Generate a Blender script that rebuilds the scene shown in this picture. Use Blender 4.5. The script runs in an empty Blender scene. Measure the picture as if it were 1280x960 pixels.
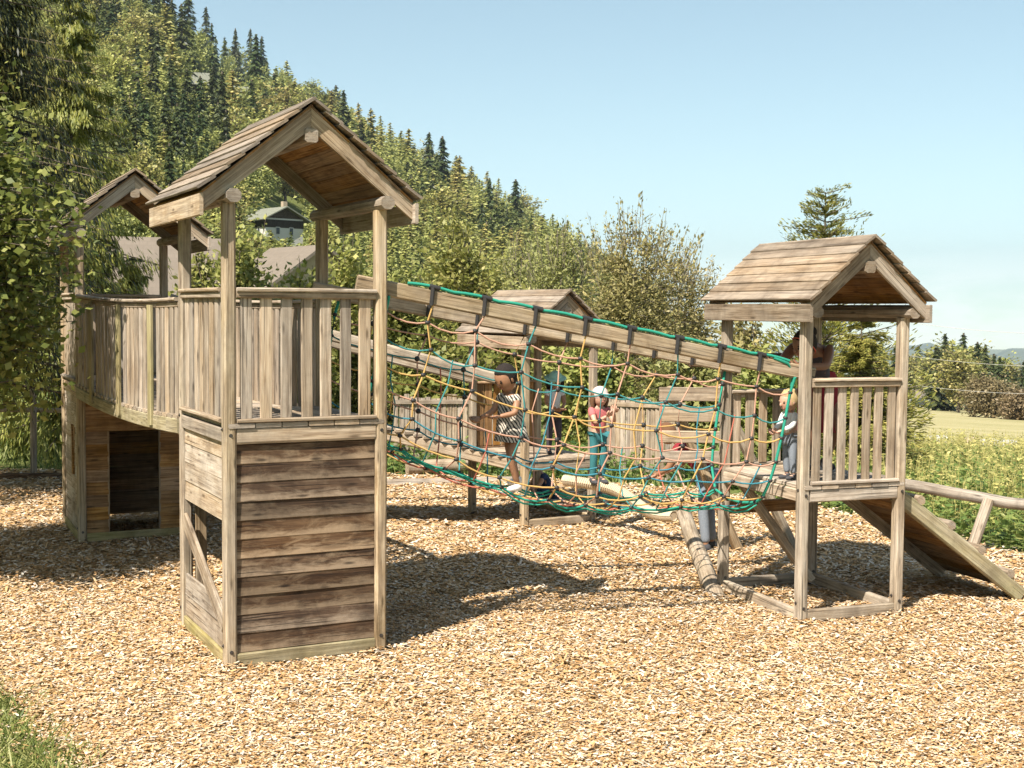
import bpy, bmesh, math, random
import numpy as np
from mathutils import Vector, Matrix, Euler
R = random.Random(7)
NR = np.random.default_rng(11)
SC = bpy.context.scene
COL = SC.collection
rad = math.radians
V = Vector

# ------------------------------------------------------------------ camera (solved from the photograph's vanishing lines)
F, PITCH, ROLL, CAMZ = 1606.0, -0.0583, 0.0086, 2.5
FW = V((0, math.cos(PITCH), math.sin(PITCH))); UP0 = V((0, -math.sin(PITCH), math.cos(PITCH))); RT0 = V((1, 0, 0))
RT = math.cos(ROLL) * RT0 + math.sin(ROLL) * UP0
UP = -math.sin(ROLL) * RT0 + math.cos(ROLL) * UP0
cam_d = bpy.data.cameras.new('camera'); cam = bpy.data.objects.new('camera', cam_d); COL.objects.link(cam)
cam.matrix_world = Matrix(((RT.x, UP.x, -FW.x, 0), (RT.y, UP.y, -FW.y, 0), (RT.z, UP.z, -FW.z, CAMZ), (0, 0, 0, 1)))
cam_d.sensor_width = 36; cam_d.lens = F * 36 / 1280
cam_d.clip_start = 0.1; cam_d.clip_end = 30000
SC.camera = cam

def ray(px, py):
    return FW + RT * ((px - 640) / F) + UP * ((480 - py) / F)
def at(px, py, Y):                       # the world point seen at that place, Y metres ahead
    d = ray(px, py); return V((0, 0, CAMZ)) + d * (Y / d.y)
def gnd(px, py, z=0.0):
    d = ray(px, py); return V((0, 0, CAMZ)) + d * ((z - CAMZ) / d.z)

# ------------------------------------------------------------------ object helpers
def tag(o, label=None, cat=None, group=None, kind=None):
    if label: o['label'] = label
    if cat: o['category'] = cat
    if group: o['group'] = group
    if kind: o['kind'] = kind
    return o
def empty(name, loc, rz=0, label=None, cat=None, group=None):
    o = bpy.data.objects.new(name, None); COL.objects.link(o)
    o.location = loc; o.rotation_euler = (0, 0, rz); o.empty_display_size = .2
    return tag(o, label, cat, group)
def copy_thing(root, loc, rz, scale, label=None):
    c = root.copy(); COL.objects.link(c); c.location = loc; c.rotation_euler = (0, 0, rz); c.scale = scale
    if label: c['label'] = label
    for ch in root.children:
        k = ch.copy(); COL.objects.link(k); k.parent = c
    return c

class MB:
    """collects boards, poles, ropes into one mesh; stores along-the-grain coordinates for the wood shader"""
    def __init__(s): s.v = []; s.f = []; s.w = []; s.r = []; s.m = []; s.sm = []; s.e = {}
    def _add(s, vs, fs, ws, r, mat=0, smooth=False):
        b = len(s.v); s.v += [tuple(p) for p in vs]; s.w += [tuple(p) for p in ws]; s.r += [r] * len(vs)
        s.f += [tuple(i + b for i in f) for f in fs]; s.m += [mat] * len(fs); s.sm += [smooth] * len(fs)
    def beam(s, p0, p1, w, h, up=(0, 0, 1), c=0.006, r=None, mat=0, seg=1, bow=0.0, ends=0.0):
        p0 = V(p0); p1 = V(p1); d = p1 - p0; L = d.length; t = d / L
        up = V(up); side = t.cross(up)
        if side.length < 1e-4: side = t.cross(V((0, 1, 0)))
        side.normalize(); up = side.cross(t).normalized()
        c = min(c, w * .35, h * .35)
        sec = [(-w/2 + c, -h/2), (w/2 - c, -h/2), (w/2, -h/2 + c), (w/2, h/2 - c), (w/2 - c, h/2), (-w/2 + c, h/2), (-w/2, h/2 - c), (-w/2, -h/2 + c)]
        off = R.uniform(0, 60); r = R.random() if r is None else r
        vs = []; ws = []; n = seg + 1
        bx, bz = R.uniform(-bow, bow), R.uniform(-bow, bow)
        st = [i / seg for i in range(n)]
        for u in st:
            k = 4 * u * (1 - u)
            o = p0 + d * u + side * (bx * k) + up * (bz * k)
            for a, b in sec:
                s.e[len(s.v) + len(vs)] = 2 * b / h
                vs.append(o + side * a + up * b); ws.append((off + u * L, a + off * .37, b + off * .71))
        fs = []
        for i in range(seg):
            for j in range(8):
                a = i * 8 + j; b = i * 8 + (j + 1) % 8; fs.append((a, b, b + 8, a + 8))
        s._add(vs, fs, ws, r, mat)
        e0 = [vs[j] for j in range(8)]; e1 = [vs[seg * 8 + j] for j in range(8)]
        we = [(off + 30 + a * 6, b * 6, 0) for a, b in sec]
        s._add(e0, [tuple(reversed(range(8)))], we, r, mat); s._add(e1, [tuple(range(8))], we, r, mat)
        return s
    def tube(s, pts, r, n=8, mat=0, rr=None, cap=True, r1=None, closed=False):
        pts = [V(p) for p in pts]; m = len(pts); off = R.uniform(0, 60); rr = R.random() if rr is None else rr
        vs = []; ws = []; L = 0; ref = V((.13, .21, .97))
        for i, p in enumerate(pts):
            if i: L += (p - pts[i-1]).length
            a = pts[max(i-1, 0)]; b = pts[min(i+1, m-1)]; t = (b - a).normalized()
            x = t.cross(ref)
            if x.length < 1e-3: x = t.cross(V((1, 0, 0)))
            x.normalize(); y = x.cross(t)
            rad_ = r[i] if isinstance(r, (list, tuple)) else (r if r1 is None else r + (r1 - r) * i / max(1, m - 1))
            for k in range(n):
                q = 2 * math.pi * k / n
                vs.append(p + x * (rad_ * math.cos(q)) + y * (rad_ * math.sin(q))); ws.append((off + L, math.cos(q) * rad_ + off * .3, math.sin(q) * rad_ + off * .7))
        fs = []
        for i in range(m - 1):
            for k in range(n):
                a = i * n + k; b = i * n + (k + 1) % n; fs.append((a, b, b + n, a + n))
        s._add(vs, fs, ws, rr, mat, True)
        if cap:
            s._add(vs[:n], [tuple(reversed(range(n)))], [(off + 30 + w[1] * 6, w[2] * 6, 0) for w in ws[:n]], rr, mat)
            s._add(vs[-n:], [tuple(range(n))], [(off + 30 + w[1] * 6, w[2] * 6, 0) for w in ws[-n:]], rr, mat)
        return s
    def ball(s, c, r, mat=0, n=8, m=6, sc=(1, 1, 1), rot=None, rr=None):
        vs = []; c = V(c)
        for i in range(m + 1):
            th = math.pi * i / m
            for k in range(n):
                q = 2 * math.pi * k / n
                p = V((math.sin(th) * math.cos(q) * r * sc[0], math.sin(th) * math.sin(q) * r * sc[1], math.cos(th) * r * sc[2]))
                if rot is not None: p = rot @ p
                vs.append(c + p)
        fs = [(i*n+k, (i+1)*n+k, (i+1)*n+(k+1) % n, i*n+(k+1) % n) for i in range(m) for k in range(n)]
        s._add(vs, fs, vs, R.random() if rr is None else rr, mat, True); return s
    def poly(s, pts, mat=0, r=None):
        pts = [V(p) for p in pts]; s._add(pts, [tuple(range(len(pts)))], pts, R.random() if r is None else r, mat); return s
    def prism(s, pts, ext, mat=0, r=None):
        """extrude a planar outline by vector ext"""
        n = len(pts); a = [V(p) for p in pts]; b = [p + V(ext) for p in a]; r = R.random() if r is None else r; off = R.uniform(0, 60)
        ws = [(off + p.x, p.y, p.z) for p in a + b]
        s._add(a + b, [tuple(reversed(range(n))), tuple(range(n, 2*n))] + [(i, (i+1) % n, (i+1) % n + n, i + n) for i in range(n)], ws, r, mat); return s
    def build(s, name, mats, parent=None, loc=None, rz=0, label=None):
        me = bpy.data.meshes.new(name); me.from_pydata(s.v, [], s.f)
        if not isinstance(mats, (list, tuple)): mats = [mats]
        for m in mats: me.materials.append(m)
        me.polygons.foreach_set('material_index', s.m); me.polygons.foreach_set('use_smooth', s.sm)
        a = me.attributes.new('wc', 'FLOAT_VECTOR', 'POINT'); a.data.foreach_set('vector', np.array(s.w, dtype=np.float32).ravel())
        b = me.attributes.new('rn', 'FLOAT', 'POINT'); b.data.foreach_set('value', np.array(s.r, dtype=np.float32))
        ev = np.zeros(len(s.v), dtype=np.float32)
        for q, val in s.e.items(): ev[q] = val
        me.attributes.new('ev', 'FLOAT', 'POINT').data.foreach_set('value', ev)
        me.update()
        o = bpy.data.objects.new(name, me); COL.objects.link(o)
        if parent is not None: o.parent = parent
        if loc is not None: o.location = loc
        if rz: o.rotation_euler = (0, 0, rz)
        if label: o['label'] = label
        return o

def quads_mesh(name, Vt, rn, mats, parent=None, nv=4):
    """Vt: (N, nv, 3) corner array -> one mesh of N separate faces"""
    N = len(Vt); me = bpy.data.meshes.new(name)
    me.vertices.add(N * nv); me.vertices.foreach_set('co', np.ascontiguousarray(Vt, dtype=np.float32).ravel())
    me.loops.add(N * nv); me.loops.foreach_set('vertex_index', np.arange(N * nv, dtype=np.int32))
    me.polygons.add(N); me.polygons.foreach_set('loop_start', np.arange(0, N * nv, nv, dtype=np.int32))
    me.polygons.foreach_set('loop_total', np.full(N, nv, dtype=np.int32))
    a = me.attributes.new('rn', 'FLOAT', 'POINT'); a.data.foreach_set('value', np.repeat(np.asarray(rn, dtype=np.float32), nv))
    if not isinstance(mats, (list, tuple)): mats = [mats]
    for m in mats: me.materials.append(m)
    me.update(calc_edges=True)
    o = bpy.data.objects.new(name, me); COL.objects.link(o)
    if parent is not None: o.parent = parent
    return o
def unit(a): return a / np.maximum(np.linalg.norm(a, axis=-1, keepdims=True), 1e-9)
def leaf_quads(C, U, N_, lu, lw):
    """diamond leaves: centre C, long axis U, normal N_"""
    U = unit(U); W = unit(np.cross(N_, U))
    lu = np.asarray(lu)[:, None]; lw = np.asarray(lw)[:, None]
    return np.stack([C - U * lu, C + W * lw - U * lu * .1, C + U * lu, C - W * lw - U * lu * .1], 1)

# ------------------------------------------------------------------ materials
def nmat(name):
    m = bpy.data.materials.new(name); m.use_nodes = True; nt = m.node_tree; nt.nodes.clear()
    return m, nt, nt.nodes, nt.links
def ramp(N, stops, interp='LINEAR'):
    n = N.new('ShaderNodeValToRGB'); e = n.color_ramp.elements; n.color_ramp.interpolation = interp
    while len(e) < len(stops): e.new(.5)
    for k, (p, c) in enumerate(stops):
        e[k].position = p; e[k].color = (*c, 1) if len(c) == 3 else c
    return n
def mixc(N, L, fac, a, b, mode='MIX'):
    n = N.new('ShaderNodeMix'); n.data_type = 'RGBA'; n.blend_type = mode
    for s, x in ((n.inputs[0], fac), (n.inputs[6], a), (n.inputs[7], b)):
        if isinstance(x, (int, float)): s.default_value = x
        elif isinstance(x, tuple): s.default_value = (*x, 1) if len(x) == 3 else x
        else: L.new(x, s)
    return n.outputs[2]
def mth(N, L, op, a, b=0.0):
    n = N.new('ShaderNodeMath'); n.operation = op
    for s, x in ((n.inputs[0], a), (n.inputs[1], b)):
        if isinstance(x, (int, float)): s.default_value = x
        else: L.new(x, s)
    return n.outputs[0]
def noise(N, L, vec, scale, detail=4, rough=.55, dist=0.0):
    n = N.new('ShaderNodeTexNoise'); n.inputs['Scale'].default_value = scale; n.inputs['Detail'].default_value = detail
    n.inputs['Roughness'].default_value = rough; n.inputs['Distortion'].default_value = dist
    if vec is not None: L.new(vec, n.inputs['Vector'])
    return n.outputs['Fac']
def vscale(N, L, vec, s):
    n = N.new('ShaderNodeMapping'); n.inputs['Scale'].default_value = s; L.new(vec, n.inputs['Vector']); return n.outputs['Vector']
def finish(N, L, col, rough=.8, bump=None, bstr=.3, bdist=.01, spec=.3):
    p = N.new('ShaderNodeBsdfPrincipled'); o = N.new('ShaderNodeOutputMaterial'); L.new(p.outputs[0], o.inputs[0])
    if isinstance(col, tuple): p.inputs['Base Color'].default_value = (*col, 1)
    else: L.new(col, p.inputs['Base Color'])
    if isinstance(rough, (int, float)): p.inputs['Roughness'].default_value = rough
    else: L.new(rough, p.inputs['Roughness'])
    p.inputs['Specular IOR Level'].default_value = spec
    if bump is not None:
        b = N.new('ShaderNodeBump'); b.inputs['Strength'].default_value = bstr; b.inputs['Distance'].default_value = bdist
        L.new(bump, b.inputs['Height']); L.new(b.outputs[0], p.inputs['Normal'])
    return p
def wood(name, dark, mid, light, grey=(.42, .38, .33), greyamt=.35, green=0.0, patch=None, var=.35, knots=True, edge=None):
    m, nt, N, L = nmat(name)
    a = N.new('ShaderNodeAttribute'); a.attribute_name = 'wc'; r = N.new('ShaderNodeAttribute'); r.attribute_name = 'rn'
    w = a.outputs['Vector']; rn = r.outputs['Fac']
    g1 = noise(N, L, vscale(N, L, w, (1.6, 46, 46)), 1.0, 5, .65, .6)
    g2 = noise(N, L, vscale(N, L, w, (4, 190, 190)), 1.0, 3, .6)
    g3 = noise(N, L, vscale(N, L, w, (2.2, 7, 7)), 1.0, 4, .6, .4)
    g = mth(N, L, 'ADD', mth(N, L, 'MULTIPLY', g1, .62), mth(N, L, 'MULTIPLY', g2, .38))
    c = ramp(N, [(.36, dark), (.5, mid), (.63, light)]); L.new(g, c.inputs[0]); col = c.outputs[0]
    gm = ramp(N, [(.38, (0, 0, 0)), (.66, (1, 1, 1))]); L.new(g3, gm.inputs[0])
    col = mixc(N, L, mth(N, L, 'MULTIPLY', gm.outputs[0], greyamt), col, grey)
    if patch is not None:                       # bleached worn patches
        pn = noise(N, L, vscale(N, L, w, (3.2, 11, 11)), 1.0, 6, .7, .8)
        pr = ramp(N, [(.50, (0, 0, 0)), (.72, (1, 1, 1))]); L.new(pn, pr.inputs[0])
        col = mixc(N, L, mth(N, L, 'MULTIPLY', pr.outputs[0], .8), col, patch)
    if edge is not None:                        # lower edges worn pale by rain and hands
        e_ = N.new('ShaderNodeAttribute'); e_.attribute_name = 'ev'
        en = noise(N, L, vscale(N, L, w, (5, 22, 22)), 1.0, 5, .7, .5)
        er_ = ramp(N, [(.38, (0, 0, 0)), (.66, (1, 1, 1))]); L.new(mth(N, L, 'ADD', mth(N, L, 'MULTIPLY', e_.outputs['Fac'], -.42), mth(N, L, 'SUBTRACT', en, .12)), er_.inputs[0])
        col = mixc(N, L, mth(N, L, 'MULTIPLY', er_.outputs[0], .75), col, edge)
    if knots:
        vo = N.new('ShaderNodeTexVoronoi'); vo.inputs['Scale'].default_value = 1.0
        L.new(vscale(N, L, w, (3.4, 15, 15)), vo.inputs['Vector'])
        kr = ramp(N, [(.07, (1, 1, 1)), (.20, (0, 0, 0))]); L.new(vo.outputs['Distance'], kr.inputs[0])
        col = mixc(N, L, mth(N, L, 'MULTIPLY', kr.outputs[0], .75), col, tuple(x * .45 for x in dark))
    # drying cracks
    ck = noise(N, L, vscale(N, L, w, (1.1, 75, 75)), 1.0, 2, .4)
    cr = ramp(N, [(.30, (1, 1, 1)), (.35, (0, 0, 0))]); L.new(ck, cr.inputs[0])
    col = mixc(N, L, mth(N, L, 'MULTIPLY', cr.outputs[0], .7), col, tuple(x * .35 for x in dark))
    if green:
        gn = noise(N, L, vscale(N, L, w, (1.2, 5, 5)), 1.0, 3, .6)
        gr = ramp(N, [(.45, (0, 0, 0)), (.7, (1, 1, 1))]); L.new(gn, gr.inputs[0])
        col = mixc(N, L, mth(N, L, 'MULTIPLY', gr.outputs[0], green), col, (.24, .23, .09))
    ob = N.new('ShaderNodeTexCoord').outputs['Object']; sn = noise(N, L, vscale(N, L, ob, (3.2, 3.2, 2.0)), 1.0, 6, .68, .4)
    sr = ramp(N, [(.46, (0, 0, 0)), (.70, (1, 1, 1))]); L.new(sn, sr.inputs[0])
    col = mixc(N, L, mth(N, L, 'MULTIPLY', sr.outputs[0], .6), col, tuple(x * .8 for x in dark))
    b = mth(N, L, 'ADD', mth(N, L, 'MULTIPLY', rn, 2 * var), 1 - var)
    hs = N.new('ShaderNodeHueSaturation'); L.new(col, hs.inputs['Color']); L.new(b, hs.inputs['Value'])
    L.new(mth(N, L, 'ADD', mth(N, L, 'MULTIPLY', mth(N, L, 'FRACT', mth(N, L, 'MULTIPLY', rn, 7.3)), .4), .8), hs.inputs['Saturation'])
    bm = mth(N, L, 'SUBTRACT', g, mth(N, L, 'MULTIPLY', cr.outputs[0], .8))
    finish(N, L, hs.outputs[0], .78, bm, .55, .004, .25)
    return m
def plain(name, col, rough=.6, nscale=30, amt=.25, metal=0, bump=.1):
    m, nt, N, L = nmat(name)
    t = N.new('ShaderNodeTexCoord'); n = noise(N, L, t.outputs['Object'], nscale, 4)
    c = mixc(N, L, n, tuple(x * (1 - amt) for x in col), tuple(min(1, x * (1 + amt)) for x in col))
    p = finish(N, L, c, rough, n, bump, .005); p.inputs['Metallic'].default_value = metal
    return m
def leafmat(name, c0, c1, c2, trans=.35, objvar=.25, gloss=.5):
    m, nt, N, L = nmat(name)
    r = N.new('ShaderNodeAttribute'); r.attribute_name = 'rn'; oi = N.new('ShaderNodeObjectInfo')
    c = ramp(N, [(0, c0), (.5, c1), (1, c2)]); L.new(r.outputs['Fac'], c.inputs[0])
    hs = N.new('ShaderNodeHueSaturation'); L.new(c.outputs[0], hs.inputs['Color'])
    L.new(mth(N, L, 'ADD', mth(N, L, 'MULTIPLY', oi.outputs['Random'], 2 * objvar), 1 - objvar), hs.inputs['Value'])
    L.new(mth(N, L, 'ADD', mth(N, L, 'MULTIPLY', mth(N, L, 'FRACT', mth(N, L, 'MULTIPLY', oi.outputs['Random'], 9.7)), .05), .475), hs.inputs['Hue'])
    p = N.new('ShaderNodeBsdfPrincipled'); p.inputs['Roughness'].default_value = gloss; p.inputs['Specular IOR Level'].default_value = .3
    L.new(hs.outputs[0], p.inputs['Base Color'])
    t = N.new('ShaderNodeBsdfTranslucent'); L.new(hs.outputs[0], t.inputs['Color'])
    x = N.new('ShaderNodeMixShader'); x.inputs[0].default_value = trans; L.new(p.outputs[0], x.inputs[1]); L.new(t.outputs[0], x.inputs[2])
    o = N.new('ShaderNodeOutputMaterial'); L.new(x.outputs[0], o.inputs[0])
    return m
M = {}
M['post'] = wood('weathered_post_wood', (.10, .067, .040), (.285, .215, .142), (.47, .38, .275), greyamt=.32, green=.10, var=.16)
M['board'] = wood('weathered_board_wood', (.12, .083, .054), (.305, .235, .168), (.47, .385, .295), grey=(.33, .295, .25), greyamt=.42, var=.25)
M['greenish'] = wood('green_stained_wood', (.105, .082, .038), (.245, .195, .10), (.36, .305, .18), greyamt=.2, green=.4, var=.12)
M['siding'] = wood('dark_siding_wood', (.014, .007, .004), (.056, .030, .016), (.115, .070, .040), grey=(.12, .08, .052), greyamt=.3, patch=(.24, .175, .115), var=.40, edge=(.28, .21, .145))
M['siding_pale'] = wood('pale_siding_wood', (.12, .082, .052), (.285, .215, .15), (.43, .36, .28), greyamt=.4, patch=(.42, .36, .29), var=.2)
M['roof'] = wood('roof_plank_wood', (.075, .052, .035), (.205, .153, .108), (.325, .258, .192), grey=(.28, .24, .195), greyamt=.45, var=.25, knots=False)
M['warm'] = wood('sheltered_warm_wood', (.08, .040, .015), (.235, .125, .050), (.39, .235, .115), greyamt=.1, var=.28)
M['barge'] = wood('bargeboard_wood', (.12, .082, .052), (.30, .23, .16), (.46, .375, .28), greyamt=.3, var=.14)
M['log'] = wood('grey_log_wood', (.10, .07, .045), (.25, .192, .138), (.39, .32, .24), greyamt=.4, var=.15)
M['bolt'] = plain('steel_bolt', (.10, .09, .085), .45, 60, .3, .8)
M['foot'] = plain('black_post_shoe', (.03, .028, .026), .6)
M['dark_rope'] = plain('black_connector_plastic', (.028, .026, .026), .5)
for k, c in dict(teal=(.04, .19, .19), blue=(.04, .18, .23), green=(.02, .23, .16), yellow=(.46, .29, .10), pink=(.42, .24, .17), red=(.38, .12, .08), cream=(.50, .40, .28), beige=(.46, .35, .23)).items():
    M['rope_' + k] = plain(k + '_rope_fibre', c, .8, 140, .35, 0, .5)
M['leaf_broad'] = leafmat('maple_leaf', (.06, .085, .016), (.15, .18, .04), (.30, .30, .085), .35, .08)
M['leaf_bush'] = leafmat('bush_leaf', (.11, .13, .025), (.26, .265, .07), (.42, .385, .14), .38, .12)
M['leaf_olive'] = leafmat('willow_leaf', (.12, .12, .03), (.27, .25, .09), (.42, .37, .16), .35, .1)
M['leaf_spruce'] = leafmat('spruce_needle', (.016, .028, .011), (.040, .058, .019), (.10, .115, .034), .15, .3)
M['leaf_spruce_lit'] = leafmat('sunlit_spruce_needle', (.07, .085, .02), (.22, .235, .05), (.42, .385, .10), .33, .12)  # brighter copy of the spruce needles, sunlight put into the colour
M['leaf_old_spruce'] = leafmat('old_spruce_needle', (.008, .014, .006), (.026, .036, .011), (.32, .30, .07), .18, 0)  # dark stops paint the shaded inner needles, the pale stop sunlit tips
M['leaf_larch'] = leafmat('larch_needle', (.18, .185, .055), (.34, .325, .095), (.47, .42, .15), .33, .16)
M['leaf_mixed'] = leafmat('mixed_wood_leaf', (.08, .095, .028), (.28, .275, .085), (.44, .40, .15), .33, .18)
M['leaf_brown'] = leafmat('hazel_bush_leaf', (.08, .07, .03), (.20, .165, .08), (.31, .25, .13), .3, .1)
M['weed'] = leafmat('weed_leaf', (.06, .11, .03), (.16, .22, .055), (.38, .36, .11), .35, .1)
M['weed_yellow'] = leafmat('dry_weed_leaf', (.20, .20, .06), (.38, .34, .12), (.55, .45, .18), .35, .1)
M['grass'] = leafmat('grass_blade', (.07, .11, .025), (.18, .22, .055), (.36, .35, .13), .35, 0)
def barkmat(name, a, b):
    m, nt, N, L = nmat(name); w = N.new('ShaderNodeAttribute'); w.attribute_name = 'wc'
    n = noise(N, L, vscale(N, L, w.outputs['Vector'], (5, 22, 22)), 1, 5, .65)
    c = ramp(N, [(.35, a), (.65, b)]); L.new(n, c.inputs[0]); finish(N, L, c.outputs[0], .9, n, .6, .02); return m
M['bark'] = barkmat('tree_bark', (.05, .038, .026), (.15, .12, .085))
M['twig'] = barkmat('grey_twig_bark', (.10, .085, .06), (.26, .22, .17))
# ------------------------------------------------------------------ play towers
def bolt(parent, p, n, r=.009):
    p = V(p); n = V(n); MB().tube([p, p + n * .004], r * 1.5, 12).tube([p + n * .003, p + n * .011], r * .8, 6).build('bolt', M['bolt'], parent)
def railing(parent, p0, p1, zf, zr, n, nrm, bw=.085, th=.022, mat='board', bottom=True, name='railing'):
    """handrail (the part) with its boards as sub-parts; p0,p1 in plan, nrm = outward"""
    p0 = V((*p0, 0)); p1 = V((*p1, 0)); nrm = V((*nrm, 0)); t = (p1 - p0).normalized(); Ln = (p1 - p0).length
    mb = MB()
    mb.beam(p0 + V((0, 0, zr - .014)), p1 + V((0, 0, zr - .014)), .105, .028, c=.008, seg=3, bow=.003)
    mb.beam(p0 + nrm * .022 + V((0, 0, zr - .05)), p1 + nrm * .022 + V((0, 0, zr - .05)), .024, .042, seg=3, bow=.002)
    rail = mb.build(name, M[mat], parent)
    if bottom:
        MB().beam(p0 + nrm * .02 + V((0, 0, zf + .017)), p1 + nrm * .02 + V((0, 0, zf + .017)), .06, .026, c=.006).build('bottom_rail', M[mat], rail)
    for i in range(n):
        q = p0 + t * (Ln * (i + .5) / n + R.uniform(-.004, .004)) - nrm * .004
        lean = t * R.uniform(-.004, .004); z0 = zf + (.031 if bottom else -.09)
        MB().beam(q + V((0, 0, z0)), q + lean + V((0, 0, zr - .03)), bw * R.uniform(.94, 1.05), th, up=nrm, c=.005, seg=3, bow=.003).build('baluster', M[mat], rail)
    return rail
def siding(parent, p0, p1, z0, z1, n, nrm, mat='siding', name='wall', lap=1.03, th=.016):
    p0 = V((*p0, 0)); p1 = V((*p1, 0)); nrm = V((*nrm, 0)); h = (z1 - z0) / n; mb = MB()
    up = (V((0, 0, 1)) - nrm * .055).normalized()
    for i in range(n):
        z = z0 + (i + .5) * h
        mb.beam(p0 + nrm * .004 + V((0, 0, z)), p1 + nrm * .004 + V((0, 0, z)), th, h * lap, up=up, c=.004, seg=6, bow=.004)
    return mb.build(name, M[mat], parent)
def roof(root, cx, cy, W, Lr, zr, ze, zt, w, rows, rows_mat='roof'):
    hw = W / 2; dz = zr - ze; SL = math.hypot(hw, dz); y0, y1 = cy - Lr / 2, cy + Lr / 2
    mb = MB()
    for sg in (-1, 1):
        tdir = V((-sg * hw, 0, dz)).normalized(); nn = V((sg * dz, 0, hw)).normalized()
        rh = SL / rows
        for i in range(rows):
            c = V((cx + sg * hw, 0, ze)) + tdir * ((i + .52) * rh) + nn * (.004 + .0)
            j0, j1 = R.uniform(-.008, .008), R.uniform(-.008, .008)
            a = c + V((0, y0 + j0, 0)); b = c + V((0, y1 + j1, 0))
            nt_ = (nn + tdir * .10).normalized()
            mb.beam(a, b, rh * 1.16, .019, up=nt_, c=.004, seg=5, bow=.003)
    rf = mb.build('roof', M[rows_mat], root)
    lin = MB()
    for sg in (-1, 1):
        tdir = V((-sg * hw, 0, dz)).normalized(); nn = V((sg * dz, 0, hw)).normalized()
        for i in range(rows):
            c = V((cx + sg * (hw - .02), 0, ze)) + tdir * ((i + .5) * (SL - .03) / rows) - nn * .022
            lin.beam(c + V((0, y0 + .06, 0)), c + V((0, y1 - .06, 0)), (SL - .03) / rows * .985, .012, up=nn, c=.003)
    lin.build('roof_lining', M['warm'], rf)
    for yy, dy in ((y0 + .07, .034), (y1 - .07, -.034)):
        for sg in (-1, 1):
            ax = cx + sg * .001; top = zr - .034; ex = cx + sg * (hw - .035); k = dz / hw
            et = top - k * (hw - .035)
            pts = [(ax, yy, top), (ax, yy, top - .165), (ex - sg * 0, yy, et - .135), (ex, yy, et)]
            if (sg > 0) == (dy > 0): pts = pts[::-1]
            MB2 = MB(); MB2.prism(pts, (0, dy, 0)); t = V((sg * hw, 0, -dz)).normalized(); n2 = V((sg * dz, 0, hw)).normalized()
            off = R.uniform(0, 50); MB2.w = [(off + V(p).dot(t), V(p).dot(n2) + off * .3, p[1] + off) for p in MB2.v]
            MB2.build('bargeboard', M['barge'], rf)
    for sg in (-1, 1):
        x = cx + sg * (hw - .022)
        MB().beam((x, y0 + .02, ze - .10), (x, y1 - .02, ze - .10), .026, .145, c=.005, seg=3, bow=.003).build('fascia_board', M['board'], rf)
    MB().beam((cx, y0 + .055, zr - .245), (cx, y1 - .055, zr - .245), .092, .092, c=.014).build('ridge_beam', M['log'], rf)
    for x in (0, w):
        MB().beam((x, -.155, zt + .045), (x, cy * 2 + .155, zt + .045), .10, .09, c=.026).build('roof_beam', M['log'], rf)
    return rf

PS = .088
def tower(name, label, loc, yaw, w, d, zk, zr, zt, W, Lr, zrg, ze, rows, cat='play tower'):
    root = empty(name, loc, yaw, label, cat, 'roofed towers of the wooden playground')
    for (x, y) in ((0, 0), (w, 0), (0, d), (w, d)):
        po = MB().beam((x, y, .025), (x, y, zt), PS, PS, up=(0, 1, 0), c=.017, seg=4, bow=.004, r=R.uniform(.3, .9)).build('post', M['post'], root)
        MB().tube([(x, y, -.02), (x, y, .03)], .035, 12).build('post_shoe', M['foot'], po)
        for z in (.13, zk - .08):
            bolt(po, (x, y - PS/2, z), (0, -1, 0)); bolt(po, (x - PS/2, y, z + .04), (-1, 0, 0))
    # deck boards run front to back, their ends show at the front
    mb = MB(); n = 6; bwid = (w + .04) / n
    for i in range(n):
        x = -.02 + (i + .5) * bwid; mb.beam((x, -.05 + R.uniform(-.004, .004), zk - .016), (x, d + .05, zk - .016), bwid - .007, .03, c=.004)
    mb.build('deck', M['board'], root)
    hx = PS / 2
    for a, b, nr in (((hx, 0), (w - hx, 0), (0, -1)), ((hx, d), (w - hx, d), (0, 1)), ((0, hx), (0, d - hx), (-1, 0)), ((w, hx), (w, d - hx), (1, 0))):
        o = V((*nr, 0)) * .018
        MB().beam(V((*a, zk - .085)) + o, V((*b, zk - .085)) + o, .045, .1, c=.008).build('deck_beam', M['board'], root)
    roof(root, w / 2, d / 2, W, Lr, zrg, ze, zt, w, rows)
    return root
def base_beams(root, w, d, sides, mat='post'):
    hx = PS / 2
    for s in sides:
        a, b = {'f': ((hx, -.01), (w - hx, -.01)), 'b': ((hx, d + .01), (w - hx, d + .01)), 'l': ((-.01, hx), (-.01, d - hx)), 'r': ((w + .01, hx), (w + .01, d - hx))}[s]
        MB().beam((*a, .065), (*b, .065), .05, .095, c=.008).build('base_beam', M[mat], root)

# --- near left tower (A)
Aw, Ad, Azk, Azr, Azt = 1.096, 1.278, 1.704, 2.63, 3.195
AL, Ayaw = V((-1.928, 8.731, 0)), .475
A = tower('play_tower', 'tall roofed wooden tower with dark clapboard front, nearest to the camera', AL, Ayaw, Aw, Ad, Azk, Azr, Azt, 1.577, 1.635, 3.918, 3.272, 8)
hx = PS / 2
railing(A, (hx, -.012), (Aw - hx, -.012), Azk, Azr, 7, (0, -1))
railing(A, (-.012, hx), (-.012, Ad - hx), Azk, Azr, 8, (-1, 0), bw=.09)
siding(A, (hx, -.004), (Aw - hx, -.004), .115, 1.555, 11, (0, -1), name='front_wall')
MB().beam((hx, -.022, 1.585), (Aw - hx, -.022, 1.585), .03, .05, c=.012).build('trim_board', M['siding_pale'], A)
base_beams(A, Aw, Ad, 'f', 'greenish')
sw = siding(A, (-.004, hx), (-.004, Ad - hx), 1.02, 1.60, 4, (-1, 0), 'siding_pale', 'side_wall')
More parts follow.
